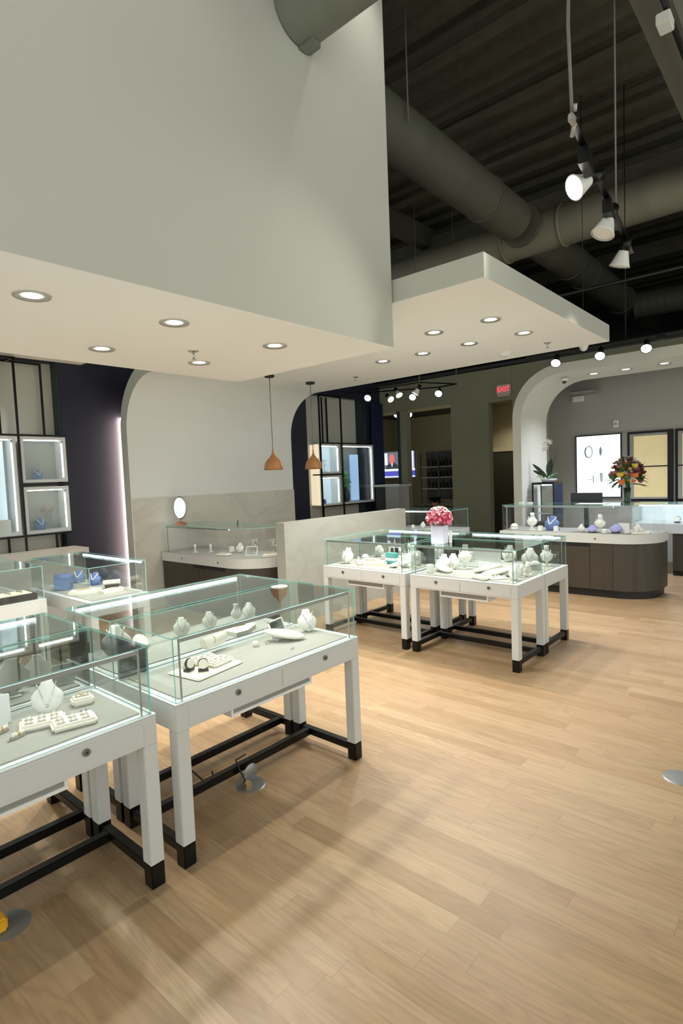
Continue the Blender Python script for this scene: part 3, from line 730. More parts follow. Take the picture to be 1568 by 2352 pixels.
def proto(kind):
    t = thing(kind, '', '')
    if kind == 'necklace_bust':
        shield(.15,.17,.28).build('bust_form', t); chain(t,.15,.17,.28); MB().box((-.03,.02,0),(.03,.085,.006),'white_velvet').box((-.012,.05,0),(.012,.058,.13),'white_velvet').build('easel_back', t)
    elif kind == 'small_bust':
        shield(.10,.11,.25).build('bust_form', t); chain(t,.10,.11,.25); MB().box((-.02,.02,0),(.02,.06,.005),'white_velvet').box((-.01,.034,0),(.01,.04,.08),'white_velvet').build('easel_back', t)
    elif kind == 'tall_bust':
        MB().cyl((0,0,0),(0,0,.012),.045,'white_velvet',seg=20).cyl((0,0,.012),(0,0,.06),.014,'white_velvet',seg=12).build('stand', t)
        s_ = shield(.14,.15,.15,.03); s_.xform(Matrix.Translation((0,-.01,.05))); s_.build('bust_form', t)
        MB().lathe([(.028,0),(.026,.02),(.03,.04),(.0,.046)],'white_velvet',(0,.02,.195),16).build('neck', t)
        chn = MB().tube([(-.045,-.005,.19),(-.03,-.035,.14),(0,-.042,.11),(.03,-.035,.14),(.045,-.005,.19)],.004,'pearl',6).build('necklace', t)
    elif kind == 'leaf_pad':
        shield(.085,.16,1.12,.02,False,'cream',.018).build('pad', t); MB().cyl((-.01,.095,.030),(.012,.09,.032),.004,'silver',seg=8).build('ring', t)
    elif kind == 'shadowed_leaf_pad':
        shield(.09,.16,1.08,.02,False,'cream',.018).build('pad', t); MB().prism([(-.05,.03),(0,.16),(.05,.03)],.0,.012,'charcoal').build('shadow_base', t)  # dark sheet under the pad is its shade, modelled as a part
    elif kind == 'ring_tray':
        MB().box((-.07,-.045,0),(.07,.045,.022),'cream',.008).build('tray_pad', t)
        s_ = MB()
        for i in range(3):
            for j in range(2): s_.box((-.054+i*.038,-.028+j*.034,.0215),(-.054+i*.038+.026,-.028+j*.034+.012,.0235),'cream_slot')
        s_.build('slots', t)
        for i,j in ((0,0),(1,0),(2,1),(0,1),(1,1),(2,0)):
            x, y = -.041+i*.038, -.022+j*.034
            MB().tube([(x+.008*math.cos(a),y,.026+.008*math.sin(a)) for a in [k*PI/8 for k in range(9)]],.0016,'silver',6).build('ring', t)
    elif kind == 'ring_box':
        MB().box((-.035,-.028,0),(.035,.028,.026),'cream',.007).build('block', t)
        MB().box((-.022,-.006,.0255),(.022,.006,.0275),'cream_slot').build('slot', t)
        for x in (-.011,.011): MB().tube([(x+.008*math.cos(a),0,.030+.008*math.sin(a)) for a in [k*PI/8 for k in range(9)]],.0018,'gold',6).build('ring', t)
    elif kind == 'earring_pair':
        for x in (-.009,.009): MB().lathe([(0,0),(.004,.002),(.005,.006),(0,.010)],'gem',(x,0,0),10).build('earring', t)
    elif kind == 'bracelet_bar':
        MB().box((-.028,-.009,0),(.028,.009,.012),'cream_slot',.003).build('bar_base', t); MB().cyl((-.024,0,.016),(.024,0,.016),.008,'cream',seg=12).build('padded_roll', t)
        MB().cyl((-.004,0,.016),(.004,0,.016),.0095,'gold',seg=12).build('bangle', t)
    elif kind == 'sign_card':
        MB().box((-.05,-.004,0),(.05,.004,.095),'white_plastic',.002).build('card', t); MB().box((-.04,-.02,0),(.04,.025,.004),'white_plastic').build('foot', t)
    elif kind == 'flat_pad':
        MB().box((-.15,-.11,0),(.15,.11,.010),'cream',.006).build('board', t)
    elif kind == 'bolster':
        MB().cyl((-.085,0,.035),(.085,0,.035),.024,'cream',seg=20).build('roll', t); MB().box((-.07,-.02,0),(.07,.02,.022),'cream').build('base', t)
        MB().cyl((-.02,0,.035),(-.015,0,.035),.0255,'gold',seg=20).build('bangle', t)
    elif kind == 'picture_frame':
        b = MB(); b.box((-.07,0,0),(.07,.008,.008),'white_plastic').box((-.07,0,.10),(.07,.008,.108),'white_plastic').box((-.07,0,0),(-.062,.008,.108),'white_plastic').box((.062,0,0),(.07,.008,.108),'white_plastic')
        b.xform(Matrix.Rotation(-.35,4,'X')); b.build('frame', t); MB().box((-.074,-.03,0),(.074,.01,.006),'white_plastic').build('foot', t)
        q = MB().box((-.062,.003,.008),(.062,.005,.10),'pane_clear'); q.xform(Matrix.Rotation(-.35,4,'X')); q.build('print', t)
    elif kind == 'knob_stand':
        MB().lathe([(0,.030),(.012,.028),(.018,.018),(.017,.0),(0,0)],'cream',seg=16).build('knob', t)
    elif kind == 'cube_block':
        MB().box((-.025,-.025,0),(.025,.025,.07),'white_velvet',.003).build('block', t); MB().lathe([(0,0),(.005,.003),(0,.009)],'gem',(0,0,.07),8).build('stud', t)
    elif kind == 'ring_tower':
        MB().cyl((0,0,0),(0,0,.008),.026,'white_velvet',seg=16).build('foot', t); MB().cyl((0,0,.008),(0,0,.085),.014,'white_velvet',r2=.010,seg=14).build('cone', t)
        MB().cyl((0,0,.05),(0,0,.056),.0135,'silver',seg=14).build('ring', t)
    elif kind == 'finger_stand':
        MB().box((-.08,-.03,0),(.08,.03,.012),'white_velvet',.003).build('base', t)
        for i in range(6): MB().cyl((-.065+i*.026,0,.012),(-.065+i*.026,-.008,.065),.009,'white_velvet',r2=.007,seg=10).build('finger', t)
    elif kind == 'bracelet_tray':
        b = MB().box((-.05,-.07,0),(.05,.07,.010),'white_velvet',.003); b.build('tray', t)
        for i in range(4): MB().tube([(-.03+.06*k/8, -.05+i*.033+.008*math.sin(k*1.2), .018) for k in range(9)],.006,'silver' if i%2 else 'pearl',6).build('bracelet', t)
    elif kind == 'back_panel':
        MB().box((-.14,-.004,0),(.14,.004,.13),'white_plastic',.002).build('panel', t); MB().box((-.14,-.03,0),(.14,.03,.005),'white_plastic').build('foot', t)
    elif kind == 'blue_bust':
        shield(.13,.13,.35,.03,True,'blue_leather',.035).build('bust_form', t); chain(t,.13,.13,.35,'pearl',.45,.035,.0045,False); MB().box((-.05,.0,0),(.05,.09,.01),'blue_leather').build('base', t)
    elif kind == 'lilac_pad':
        shield(.11,.08,.5,.03,True,'lilac_leather',.02).build('pad', t); MB().box((-.035,.0,0),(.035,.05,.015),'charcoal').build('base', t)
    elif kind == 'earring_tree':
        MB().cyl((0,0,0),(0,0,.006),.035,'glass_white',seg=16).build('foot', t); MB().cyl((0,0,0),(0,0,.16),.004,'silver',seg=8).build('post', t)
        MB().cyl((-.05,0,.155),(.05,0,.155),.004,'silver',seg=8).cyl((-.035,0,.09),(.035,0,.09),.004,'silver',seg=8).build('arm', t)
        for x in (-.045,-.015,.02,.045): MB().lathe([(0,-.02),(.005,-.014),(0,0)],'pearl',(x,0,.15),8).build('drop_earring', t)
    elif kind == 'dome_display':
        MB().lathe([(0,.06),(.02,.056),(.034,.04),(.038,.015),(.036,0),(0,0)],'white_velvet',seg=20).build('dome', t); MB().cyl((0,0,.03),(0,0,.036),.0385,'silver',seg=20).build('bangle', t)
    elif kind == 'blue_box':
        MB().box((-.06,-.05,0),(.06,.05,.09),'blue_leather',.006).build('box_body', t); MB().cyl((-.06,0,.095),(.06,0,.095),.03,'blue_leather',seg=16).build('roll_top', t)
    elif kind == 'stone_slab':
        MB().prism([(-.11,-.05),(-.04,-.08),(.08,-.06),(.12,.01),(.05,.07),(-.08,.06)],0,.02,'cream').build('slab', t); MB().tube([(-.05,-.02,.024),(0,.02,.024),(.05,-.01,.024)],.003,'gold',6).build('chain', t)
    elif kind == 'watch_roll':
        MB().box((-.07,-.05,0),(.07,.05,.045),'charcoal',.006).build('box_body', t); MB().cyl((-.085,0,.065),(.085,0,.065),.028,'cream',seg=18).build('roll', t)
        MB().cyl((-.086,0,.065),(.0861,0,.065),.014,'charcoal',seg=14).build('core', t)
    elif kind == 'dark_tray':
        MB().box((-.17,-.12,0),(.17,.12,.05),'charcoal',.004).build('tray_body', t); MB().box((-.14,-.09,.05),(.14,.09,.056),'cream').build('insert', t)
        for i in range(3): MB().tube([(-.11+i*.09,-.06,.06),(-.09+i*.09,.0,.062),(-.11+i*.09,.06,.06)],.004,'gold',6).build('bracelet', t)
    elif kind == 'teal_bag':
        MB().box((-.055,-.03,0),(.055,.03,.10),'teal_cloth',.004).build('bag_body', t); MB().box((-.057,-.032,.03),(.057,.032,.055),'glass_white').build('band', t)
        MB().tube([(-.03,0,.10),(-.025,0,.15),(.025,0,.15),(.03,0,.10)],.004,'white_plastic',6).build('handle', t)
    elif kind == 'circle_frame':
        MB().box((-.035,-.004,0),(.035,.004,.13),'white_plastic',.002).build('card', t); MB().tube([(.02*math.cos(k*PI/8),-.007,.07+.02*math.sin(k*PI/8)) for k in range(17)],.003,'tray_grey',6).build('printed_ring', t)
    elif kind == 'watch_stand':
        MB().box((-.03,-.02,0),(.03,.02,.012),'charcoal').build('foot', t); MB().cyl((0,-.02,.045),(0,.02,.045),.028,'cream',seg=14).build('cushion', t); MB().cyl((0,-.008,.045),(0,.008,.045),.031,'charcoal',seg=14).build('watch', t)
    return t
CATS = dict(necklace_bust='jewellery bust',small_bust='jewellery bust',tall_bust='jewellery bust',leaf_pad='display pad',shadowed_leaf_pad='display pad',ring_tray='ring tray',ring_box='ring holder',
 earring_pair='earrings',bracelet_bar='bracelet bar',sign_card='sign card',flat_pad='display board',bolster='bracelet bolster',picture_frame='frame',knob_stand='ring knob',cube_block='display block',
 ring_tower='ring stand',finger_stand='ring stand',bracelet_tray='bracelet tray',back_panel='display panel',blue_bust='jewellery bust',lilac_pad='display pad',earring_tree='earring stand',dome_display='display dome',
 blue_box='box',stone_slab='display slab',watch_roll='watch roll',dark_tray='tray',teal_bag='bag',circle_frame='sign card',watch_stand='watch stand')
def put(kind, x, y, z, rot, label, s=1.0):
    """rot in degrees; 0 = facing -y"""
    if kind not in P: P[kind] = t = proto(kind); t.location = (x,y,z); t.rotation_euler.z = math.radians(rot); t['label'] = label; t['category'] = CATS[kind]
    else: t = dup(P[kind], (x,y,z), math.radians(rot), label)
    t.scale = (s,s,s)
    return t
Z = ZB+.0065
# near island, front left table
G = 'in the near left table'
put('necklace_bust', .88,2.395,Z,-25,'large white necklace bust standing behind the ring trays in the near left table',.80)
put('ring_tray', .83,2.315,Z,-20,'cream six ring tray leaning against the foot of the large white bust',1.15)
put('ring_tray', .905,2.215,Z+.001,-15,'cream six ring tray lying nearest the front glass of the near left table',1.15)
put('ring_box', 1.022,2.40,Z,-15,'small cream ring block alone at the right side of the near left table',1.25)
put('earring_pair', .99,2.32,Z,0,'pair of stud earrings lying in front of the lone ring block')
put('bracelet_bar', .70,2.37,Z,15,'small bracelet bar closest to the left frame edge beside the sign card')
put('bracelet_bar', .725,2.275,Z,15,'small bracelet bar between the ring trays and the left frame edge')
put('earring_pair', .70,2.27,Z,20,'pair of earrings lying in front of the two bracelet bars')
put('sign_card', .70,2.46,Z,-10,'white sign card at the left frame edge in the near left table',1.25)
put('necklace_bust', .55,2.42,Z,-20,'white necklace bust beyond the left frame edge of the near left table')
# near island, rear left table (seen through glass)
put('necklace_bust', 1.03,2.87,Z,150,'white bust seen through the glass behind the lone ring block',.8)
put('necklace_bust', .88,2.80,Z,170,'white bust seen from behind at the middle of the rear left table')
put('sign_card', 1.08,2.72,Z,-8,'white card standing in the rear left table by its right end')
put('tall_bust', .66,2.86,Z,-20,'tall white bust in the rear left table nearest the frame edge')
put('shadowed_leaf_pad', .80,2.93,Z,-10,'leaf shaped pad over a modelled shadow in the rear left table')
# near island, front right table
put('flat_pad', 1.60,2.325,Z,8,'large cream board lying at the left end of the front right table')
put('ring_tray', 1.665,2.315,Z+.011,12,'cream ring tray lying on the right part of the large cream board')
put('ring_tray', 1.64,2.40,Z+.011,-8,'paler ring tray at the rear of the large cream board')
put('watch_stand', 1.515,2.345,Z+.011,20,'watch on a cushion at the left end of the large cream board',.8)
put('watch_stand', 1.555,2.285,Z+.011,-30,'watch on a cushion at the front of the large cream board',.8)
put('ring_box', 1.55,2.40,Z+.011,30,'small ring block at the rear left of the large cream board')
put('bolster', 1.80,2.53,Z+.03,12,'long cream bracelet bolster behind the large cream board')
put('knob_stand', 1.985,2.405,Z,0,'small cream ring knob in the middle of the front right table')
put('earring_pair', 2.045,2.375,Z,0,'tiny earrings right of the cream ring knob')
put('picture_frame', 2.19,2.42,Z,12,'white empty picture frame leaning back in the front right table')
put('leaf_pad', 2.235,2.27,Z,42,'cream leaf shaped pad lying flat in front of the white frame',1.3)
put('small_bust', 2.36,2.36,Z,-25,'small white bust at the right end of the front right table',1.15)
put('earring_pair', 2.06,2.19,Z,10,'tiny earrings near the front glass of the front right table')
# near island, rear right table
for (k,x,y,r,l,s_) in (('small_bust',1.86,2.93,-30,'white bust peak at the left of the rear right table',1.0),('necklace_bust',2.06,2.92,-20,'white bust second from the left in the rear right table',.62),
  ('tall_bust',2.25,2.90,-15,'white bust third from the left in the rear right table',.52),('small_bust',2.375,2.93,-40,'small sparkling bust at the right end of the rear right table',.9),
  ('stone_slab',2.14,2.74,20,'pale irregular stone slab lying in the rear right table',1.1),('leaf_pad',1.58,2.88,-20,'cream leaf pad at the left end of the rear right table',1.0),('necklace_bust',1.42,2.86,-20,'white bust in the left corner of the rear right table',1)):
    put(k,x,y,Z,r,l,s_)
# far island, table closest to camera (fronts face -x: rot -90)
W = -90
for (k,x,y,r,l,s_) in (
 ('cube_block',4.42,2.80,W,'small white block at the left front corner of the crowded far table',.95),
 ('small_bust',4.60,2.78,W,'round cream bust just behind the small white block in the crowded far table',1.15),
 ('leaf_pad',4.46,2.62,W+60,'cream leaf pad lying at the front left of the crowded far table',1.15),
 ('ring_box',4.52,2.68,W,'cream ring block between the round bust and the front leaf pad',1.2),
 ('tall_bust',4.74,2.62,W,'tall cream bust rising highest in the crowded far table',.85),
 ('necklace_bust',4.66,2.70,W+20,'wide cream bust leaning in front of the tallest bust',.75),
 ('shadowed_leaf_pad',4.58,2.44,W-60,'cream leaf pad over a modelled shadow in the middle of the crowded far table',1.25),
 ('leaf_pad',4.43,2.30,W-55,'large cream leaf pad at the front middle of the crowded far table',1.3),
 ('leaf_pad',4.53,2.17,W-60,'second cream leaf pad beside the large front one',1.1),
 ('finger_stand',4.70,2.36,W-10,'row of six white ring fingers in the crowded far table',1.15),
 ('finger_stand',4.72,2.20,W-10,'six finger ring stand nearest the right glass wall of the crowded far table',1.0),
 ('bracelet_tray',4.43,2.14,W-40,'white tray of silver bracelets near the front right of the crowded far table',1.0),
 ('ring_tray',4.36,2.25,W-15,'cream ring tray touching the front rim between leaf pad and bracelet tray',1.0),
 ('necklace_bust',4.42,1.99,W-10,'white bust in the near right corner of the crowded far table',.7),
 ('ring_tower',4.60,2.00,W,'leftmost of three white ring cones at the end of the crowded far table',1.1),
 ('ring_tower',4.68,1.98,W,'middle one of three white ring cones at the end of the crowded far table',1.25),
 ('ring_tower',4.76,2.00,W,'rightmost of three white ring cones at the end of the crowded far table',1.1),
 ('stone_slab',4.62,2.12,W,'pale stone slab lying behind the silver bracelet tray',.8),
 # far island, left front table
 ('small_bust',4.46,3.86,W,'round white bust at the left end of the teal bag table',1.3),
 ('knob_stand',4.44,3.66,W,'small white dome knob beside the round white bust',1.2),
 ('ring_tower',4.55,3.76,W,'short ring cone between the round bust and the long slab',.7),
 ('stone_slab',4.58,3.60,W,'long pale slab with chains in the teal bag table',1.3),
 ('leaf_pad',4.46,3.30,W-55,'cream leaf pad at the front of the teal bag table',1.2),
 ('ring_tray',4.70,3.70,W,'cream ring tray behind the long pale slab',1.1),
 ('dome_display',4.74,3.82,W,'white dome with bangle behind the slab in the teal bag table',1.0),
 ('teal_bag',4.68,3.42,W,'small teal gift bag with white handle standing in the far left table',1.0),
 ('sign_card',4.62,3.24,W,'narrow white card standing just right of the teal bag',.95),
 ('circle_frame',4.70,3.12,W,'white card with a printed ring at the right end of the teal bag table',1.0),
 ('tall_bust',4.58,3.10,W,'slim white bust at the right end of the teal bag table',.8),
 ('ring_tower',4.45,3.17,W,'white ring cone at the front right corner of the teal bag table',1.0)):
    put(k,x,y,Z,r,l,s_*1.13)
# far island rear tables
for (k,x,y,r,l,s_) in (
 ('back_panel',5.20,2.62,-90,'wide white panel standing in the rear right far table',.95),
 ('small_bust',5.30,2.44,-90,'pointed white bust right of the wide white panel',1.3),
 ('necklace_bust',5.10,2.14,-80,'greenish white bust at the right end of the rear right far table',.9),
 ('tall_bust',5.22,2.02,-60,'white bust in the far right corner of the rear right far table',.72),
 ('dome_display',5.00,2.04,0,'white dome with bangle near the right glass of the rear right far table',1.2),
 ('cube_block',5.18,2.80,-90,'white block at the left of the wide white panel',1.2),
 ('necklace_bust',5.16,3.18,-90,'white bust at the right end of the rear left far table',1.0),
 ('circle_frame',5.05,3.30,-90,'white card with ring print in the rear left far table',1.0),
 ('tall_bust',5.10,3.45,-90,'tall white bust in the middle of the rear left far table',.9),
 ('ring_tower',5.02,3.56,-90,'white ring cone in front of the tall bust of the rear left far table',1.2),
 ('picture_frame',5.10,3.70,-90,'white frame at the left part of the rear left far table',.9),
 ('small_bust',5.00,3.85,-90,'small white bust at the left end of the rear left far table',1.1)):
    put(k,x,y,Z,r,l,s_*1.13)
# left rear island contents
for (k,x,y,r,l,s_) in (
 ('blue_box',2.13,5.22,-35,'tall blue leather box with roll top in the left rear table',1.15),
 ('blue_bust',2.36,5.45,-40,'blue necklace pad lying behind the tall blue box',.9),
 ('blue_bust',2.38,5.17,-50,'blue leather necklace pad right of the tall blue box',.9),
 ('stone_slab',2.17,4.90,-20,'pale stone slab in the left rear table before the blue pads',1.2),
 ('stone_slab',2.33,4.73,10,'thin pale stone slab in front of the watch roll',1.0),
 ('watch_roll',2.40,4.86,-25,'cream watch roll on a charcoal box in the left rear table',.85),
 ('dark_tray',1.66,5.13,0,'dark brown jewellery tray in the table at the left frame edge',1.0)):
    put(k,x,y,Z,r,l,s_)
# curved counter contents
ZC = .737
for (k,x,y,r,l,s_) in (
 ('ring_tower',4.20,6.20,-90,'slim white ring cone farthest left in the curved counter',1.25),
 ('ring_tower',4.32,6.03,-90,'slim white ring cone second from the left in the curved counter',1.25),
 ('ring_tray',4.20,5.60,-75,'white ring tray lying in the curved counter near its lock',1.2),
 ('cube_block',4.46,5.78,-90,'small white block behind the ring tray in the curved counter',1.0),
 ('picture_frame',4.36,5.28,-60,'round cornered white frame in the bend of the curved counter',1.05),
 ('earring_tree',4.50,5.40,-60,'silver earring stand beside the white frame in the curved counter',1.1),
 ('earring_tree',4.56,5.10,-60,'silver earring stand at the right end of the curved counter',1.2),
 ('small_bust',4.45,5.62,-70,'small bust with dark stones behind the frame of the curved counter',1.1),
 ('stone_slab',4.45,5.02,-40,'white slab at the right end of the curved counter',1.0)):
    put(k,x,y,ZC,r,l,s_)
# long right counter contents
ZR = .802
for (k,x,y,r,l,s_) in (
 ('dome_display',7.52,3.36,-90,'large white dome at the left end of the right counter',1.5),
 ('tall_bust',7.55,3.12,-90,'tall cream bust left of the blue one in the right counter',1.0),
 ('blue_bust',7.55,2.86,-90,'bright blue bust standing in the right counter',1.5),
 ('cube_block',7.47,2.97,-90,'small white block left in front of the bright blue bust',1.0),
 ('cube_block',7.47,2.76,-90,'small white block right in front of the bright blue bust',1.0),
 ('small_bust',7.50,2.45,-90,'small white bust alone in the middle of the right counter',.9),
 ('lilac_pad',7.44,2.30,-90,'lilac pad low at the front of the right counter',1.1),
 ('tall_bust',7.58,2.24,-90,'white bust with a ring stone behind the lilac pad',.95),
 ('dome_display',7.46,2.15,-90,'small white dome right of the white bust in the right counter',.9),
 ('lilac_pad',7.47,2.03,-90,'blue lilac pad on a dark foot in front of the white card',1.25),
 ('sign_card',7.56,1.95,-90,'white card standing in the right counter near its bend',1.3),
 ('stone_slab',7.56,1.76,-70,'cream slab at the rounded end of the right counter',1.0),
 ('small_bust',7.62,1.80,-60,'rosy cream bust at the rounded end of the right counter',1.0)):
    put(k,x,y,ZR,r,l,s_)
for (k,x,y,r,l,s_) in (('watch_stand',9.5,1.72,-90,'left watch on a cushion in the lit wall counter',1.3),('watch_stand',9.5,1.55,-90,'right watch on a cushion in the lit wall counter',1.3),('ring_tray',9.5,1.30,-90,'pale tray in the lit wall counter at the right frame edge',1.3)):
    put(k,x,y,.762,r,l,s_)
for i,(x,y,k,l) in enumerate(((7.36,4.95,'dome_display','white dome at the left of the short rear counter'),(7.36,4.78,'small_bust','small bust in the middle of the short rear counter'),(7.38,4.62,'ring_tower','ring cone right of the small bust in the short rear counter'),(7.36,4.48,'tall_bust','bust at the right end of the short rear counter'))):
    put(k,x,y,.792,-90,l,.9)
# logo plate in the far island glass
t = thing('logo_plate', 'small clear plate with italic white letters in the rear right far table', 'sign', (5.30,1.985,Z))
MB().pane((-.003,-.05,0),(.003,.075,.13),'pane_clear').build('plate', t)
text_mesh('lettering','JICY',.045,'white_plastic',t,Matrix.Translation((-.006,.012,.09))@Matrix(((0,0,-1,0),(-1,0,0,0),(0,1,0,0),(0,0,0,1)))@Matrix.Shear('XZ',4,(0,0)),.001)

# ------------------------------------------------------------------ flowers
def petal(b, c, d, up, Ln, wd, m, curl=.3):
    d = Vector(d).normalized(); up = Vector(up); sd = d.cross(up)
    if sd.length < .05: sd = d.orthogonal()
    sd.normalize(); up = sd.cross(d); vs = []; c = Vector(c)
    prof = [(0,.12),(.3,.8),(.6,1),(.85,.6),(1,.05)]
    for s_, w_ in prof:
        p = c + d*Ln*s_ + up*(curl*Ln*s_*s_*-1)
        vs += [p - sd*wd*w_*.5 + up*wd*.12*w_, p, p + sd*wd*w_*.5 + up*wd*.12*w_]
    fs = []
    for i in range(4):
        a = i*3; fs += [(a,a+1,a+4,a+3),(a+1,a+2,a+5,a+4)]
    b.faces(vs, fs, m, True)
def lily(parent, c, d, s_, m, m2='magenta'):
    b = MB(); d = Vector(d).normalized(); a = d.orthogonal().normalized(); e = d.cross(a)
    for k in range(6):
        t_ = k*PI/3; q = (math.cos(t_)*a + math.sin(t_)*e)
        petal(b, c, (q*.9+d*.6), d, s_, s_*.42, m, .35)
    fl = b.build('lily_flower', parent)
    MB().cyl(Vector(c), Vector(c)+d*s_*.5, s_*.03, m2, seg=6).build('stamen', fl)
    return fl
def rosebud(parent, c, r, m, name='rose'):
    b = MB()
    for k in range(3):
        rr_ = r*(1-.28*k)
        b.lathe([(rr_*.3,-r*.8),(rr_*.85,-r*.3),(rr_,.1*r),(rr_*.9,r*.55),(rr_*.78,r*.6),(rr_*.7,r*.1)], m, c, 12)
    return b.build(name, parent)
rnd = random.Random(3)
# pink lily bouquet in a square vase on the far table
t = thing('lily_bouquet', 'square white vase of pink lilies standing on the far glass table', 'flowers in vase', (4.44,2.70,1.001), .2)
MB().box((-.062,-.062,0),(.062,.062,.165),'vase_white',.004).build('vase', t)
MB().box((.04,-.10,0),(.05,-.075,.11),'white_plastic').build('card_holder', t)
for i in range(34):
    th = rnd.uniform(0,2*PI); ph = rnd.uniform(.05,1.62); d = Vector((math.sin(ph)*math.cos(th), math.sin(ph)*math.sin(th), math.cos(ph)))
    c = Vector((0,0,.225)) + Vector((d.x*.085, d.y*.085, d.z*.075))
    lily(t, c, d, .07, 'lily_pale' if d.z > .40 else ('magenta' if i % 4 == 0 else 'lily_pink'))
b = MB()
for i in range(7):
    th = i*.9; petal(b, (0,0,.17), (math.cos(th),math.sin(th),.25), (0,0,1), .13, .04, 'leaf_green', .2)
b.build('leaves', t)
# big mixed bouquet behind the right counter
t = thing('mixed_bouquet', 'large autumn bouquet in a dark glass vase on the right counter', 'flowers in vase', (7.80,1.97,1.156))
MB().lathe([(.035,0),(.04,.02),(.036,.1),(.045,.20),(.042,.2),(.033,.1),(.036,.02)],'vase_glass',seg=20).build('vase', t)
pal = ['burgundy','mauve','orange_fl','burgundy','leaf_green','burgundy','orange_fl','burgundy','mauve','leaf_green']
for i in range(92):
    th = rnd.uniform(0,2*PI); ph = math.acos(rnd.uniform(-.45,1)); d = Vector((math.sin(ph)*math.cos(th), math.sin(ph)*math.sin(th), math.cos(ph)))
    R1 = rnd.uniform(.12,.205); c = Vector((0,0,.37)) + Vector((d.x*R1, d.y*R1, d.z*R1*1.15))
    m_ = 'yellow_fl' if (i % 11 == 0) else pal[i % len(pal)]
    rosebud(t, c, rnd.uniform(.020,.038), m_, 'blossom')
rosebud(t, (-.20,.03,.37), .042, 'yellow_fl'); rosebud(t, (-.19,.02,.28), .045, 'orange_fl'); rosebud(t, (-.16,-.13,.36), .042, 'orange_fl'); rosebud(t, (-.12,-.12,.48), .036, 'yellow_fl')
b = MB()
for i in range(26):
    th = rnd.uniform(0,2*PI); ph = rnd.uniform(.2,2.2); d = Vector((math.sin(ph)*math.cos(th), math.sin(ph)*math.sin(th), math.cos(ph)))
    petal(b, Vector((0,0,.33))+d*.08, d, (0,0,1), rnd.uniform(.16,.22), .05, 'leaf_green', .2)
petal(b, (-.02,-.02,.24), (-.1,-1,.05), (0,0,1), .24, .07, 'leaf_green', .15); petal(b, (-.02,-.02,.26), (-.1,-1,-.1), (0,0,1), .22, .07, 'leaf_dark', .15)
b.build('leaves', t)
b = MB()
for i in range(7): b.tube([(rnd.uniform(-.02,.02),rnd.uniform(-.02,.02),.02),(rnd.uniform(-.05,.05),rnd.uniform(-.05,.05),.32)],.004,'leaf_green',6)
b.build('stems', t)
# orchid on the tower showcase
t = thing('orchid_plant', 'white orchid in a green planted bowl on the tower showcase', 'potted plant', (8.56,3.26,1.431))
MB().lathe([(0,0),(.09,.0),(.115,.03),(.12,.05),(.112,.05),(.10,.02),(0,.012)],'vase_white',seg=24).build('bowl', t)
b = MB()
for i in range(46):
    th = rnd.uniform(0,2*PI); rr_ = rnd.uniform(.02,.12); petal(b, (rr_*math.cos(th),rr_*math.sin(th),.05+rnd.uniform(0,.04)), (math.cos(th),math.sin(th),rnd.uniform(.2,1.2)), (0,0,1), .08, .045, 'succulent', .2)
b.build('succulents', t)
b = MB(); petal(b, (-.03,0,.08), (-.1,-.22,1), (-1,0,0), .28, .10, 'leaf_dark', .05); petal(b, (-.03,0,.08), (-.1,.85,.75), (-1,0,.2), .32, .055, 'leaf_dark', .15); petal(b, (-.03,0,.07), (0,.9,.45), (-1,0,.2), .27, .05, 'stem_brown', .1)
b.build('orchid_leaves', t)
MB().tube([(0,-.02,.06),(0,-.06,.22),(.0,-.11,.40),(0,-.11,.52),(0,-.04,.60),(0,.04,.60)],.004,'stem_brown',6).build('flower_stem', t)
for (y_, z_) in ((.05,.58),(.02,.53),(.06,.50),(.0,.62),(-.04,.60)): lily(t, (-.01,y_,z_), (-1,.1,.1), .045, 'white_plastic', 'mauve')

# mirror on the curved counter
t = thing('table_mirror', 'small oval tilting mirror on a red wooden foot on the curved counter', 'mirror', (4.27,6.60,1.091), math.radians(-50))
MB().lathe([(0,0),(.075,0),(.078,.008),(.07,.018),(.03,.03),(0,.032)],'rose_wood',seg=24).cyl((0,0,.03),(0,0,.07),.009,'rose_wood',seg=8).build('wood_foot', t)
fr = MB(); fr.lathe([(.0,-.012),(.10,-.012),(.105,0),(.10,.012),(0,.012)],'chrome',(0,0,.22),32,(0,1,0),sx=1,sy=1); fr.xform(Matrix.Translation((0,0,.22))@Matrix.Diagonal((.85,1,1.5,1))@Matrix.Translation((0,0,-.22))); fr.build('oval_frame', t)
gl = MB(); gl.lathe([(0,-.0135),(.092,-.0135)],'mirror_glass',(0,0,.22),32,(0,1,0)); gl.xform(Matrix.Translation((0,0,.22))@Matrix.Diagonal((.85,1,1.5,1))@Matrix.Translation((0,0,-.22))); gl.build('mirror_pane', t)
# small dark ornament on the curved counter
t = thing('ornament', 'small black ornament standing on the curved counter glass', 'ornament', (4.45,5.62,1.091))
MB().lathe([(0,0),(.012,.004),(.008,.02),(0,.022)],'charcoal',seg=12).lathe([(0,.0),(.014,.008),(.01,.022),(0,.026)],'charcoal',(0,0,.03),12).build('figure', t)
MB().cyl((-.02,0,.044),(.02,0,.044),.005,'white_plastic',seg=8).build('pin', t)
# wood trivets of light reflect on the near glass: none
# monitor
t = thing('computer_monitor', 'black computer monitor seen from behind on the right counter', 'monitor', (8.05,2.62,0))
MB().box((.22,-.21,1.13),(.25,.22,1.275),'monitor',.005).build('screen_shell', t)
MB().box((.20,-.03,.74),(.24,.03,1.14),'monitor').build('stand', t)
tag(MB().box((8.10,2.35,0),(8.5,2.95,.74),'charcoal').build('cash_desk'), 'dark cash desk under the computer monitor behind the right counter', 'desk')

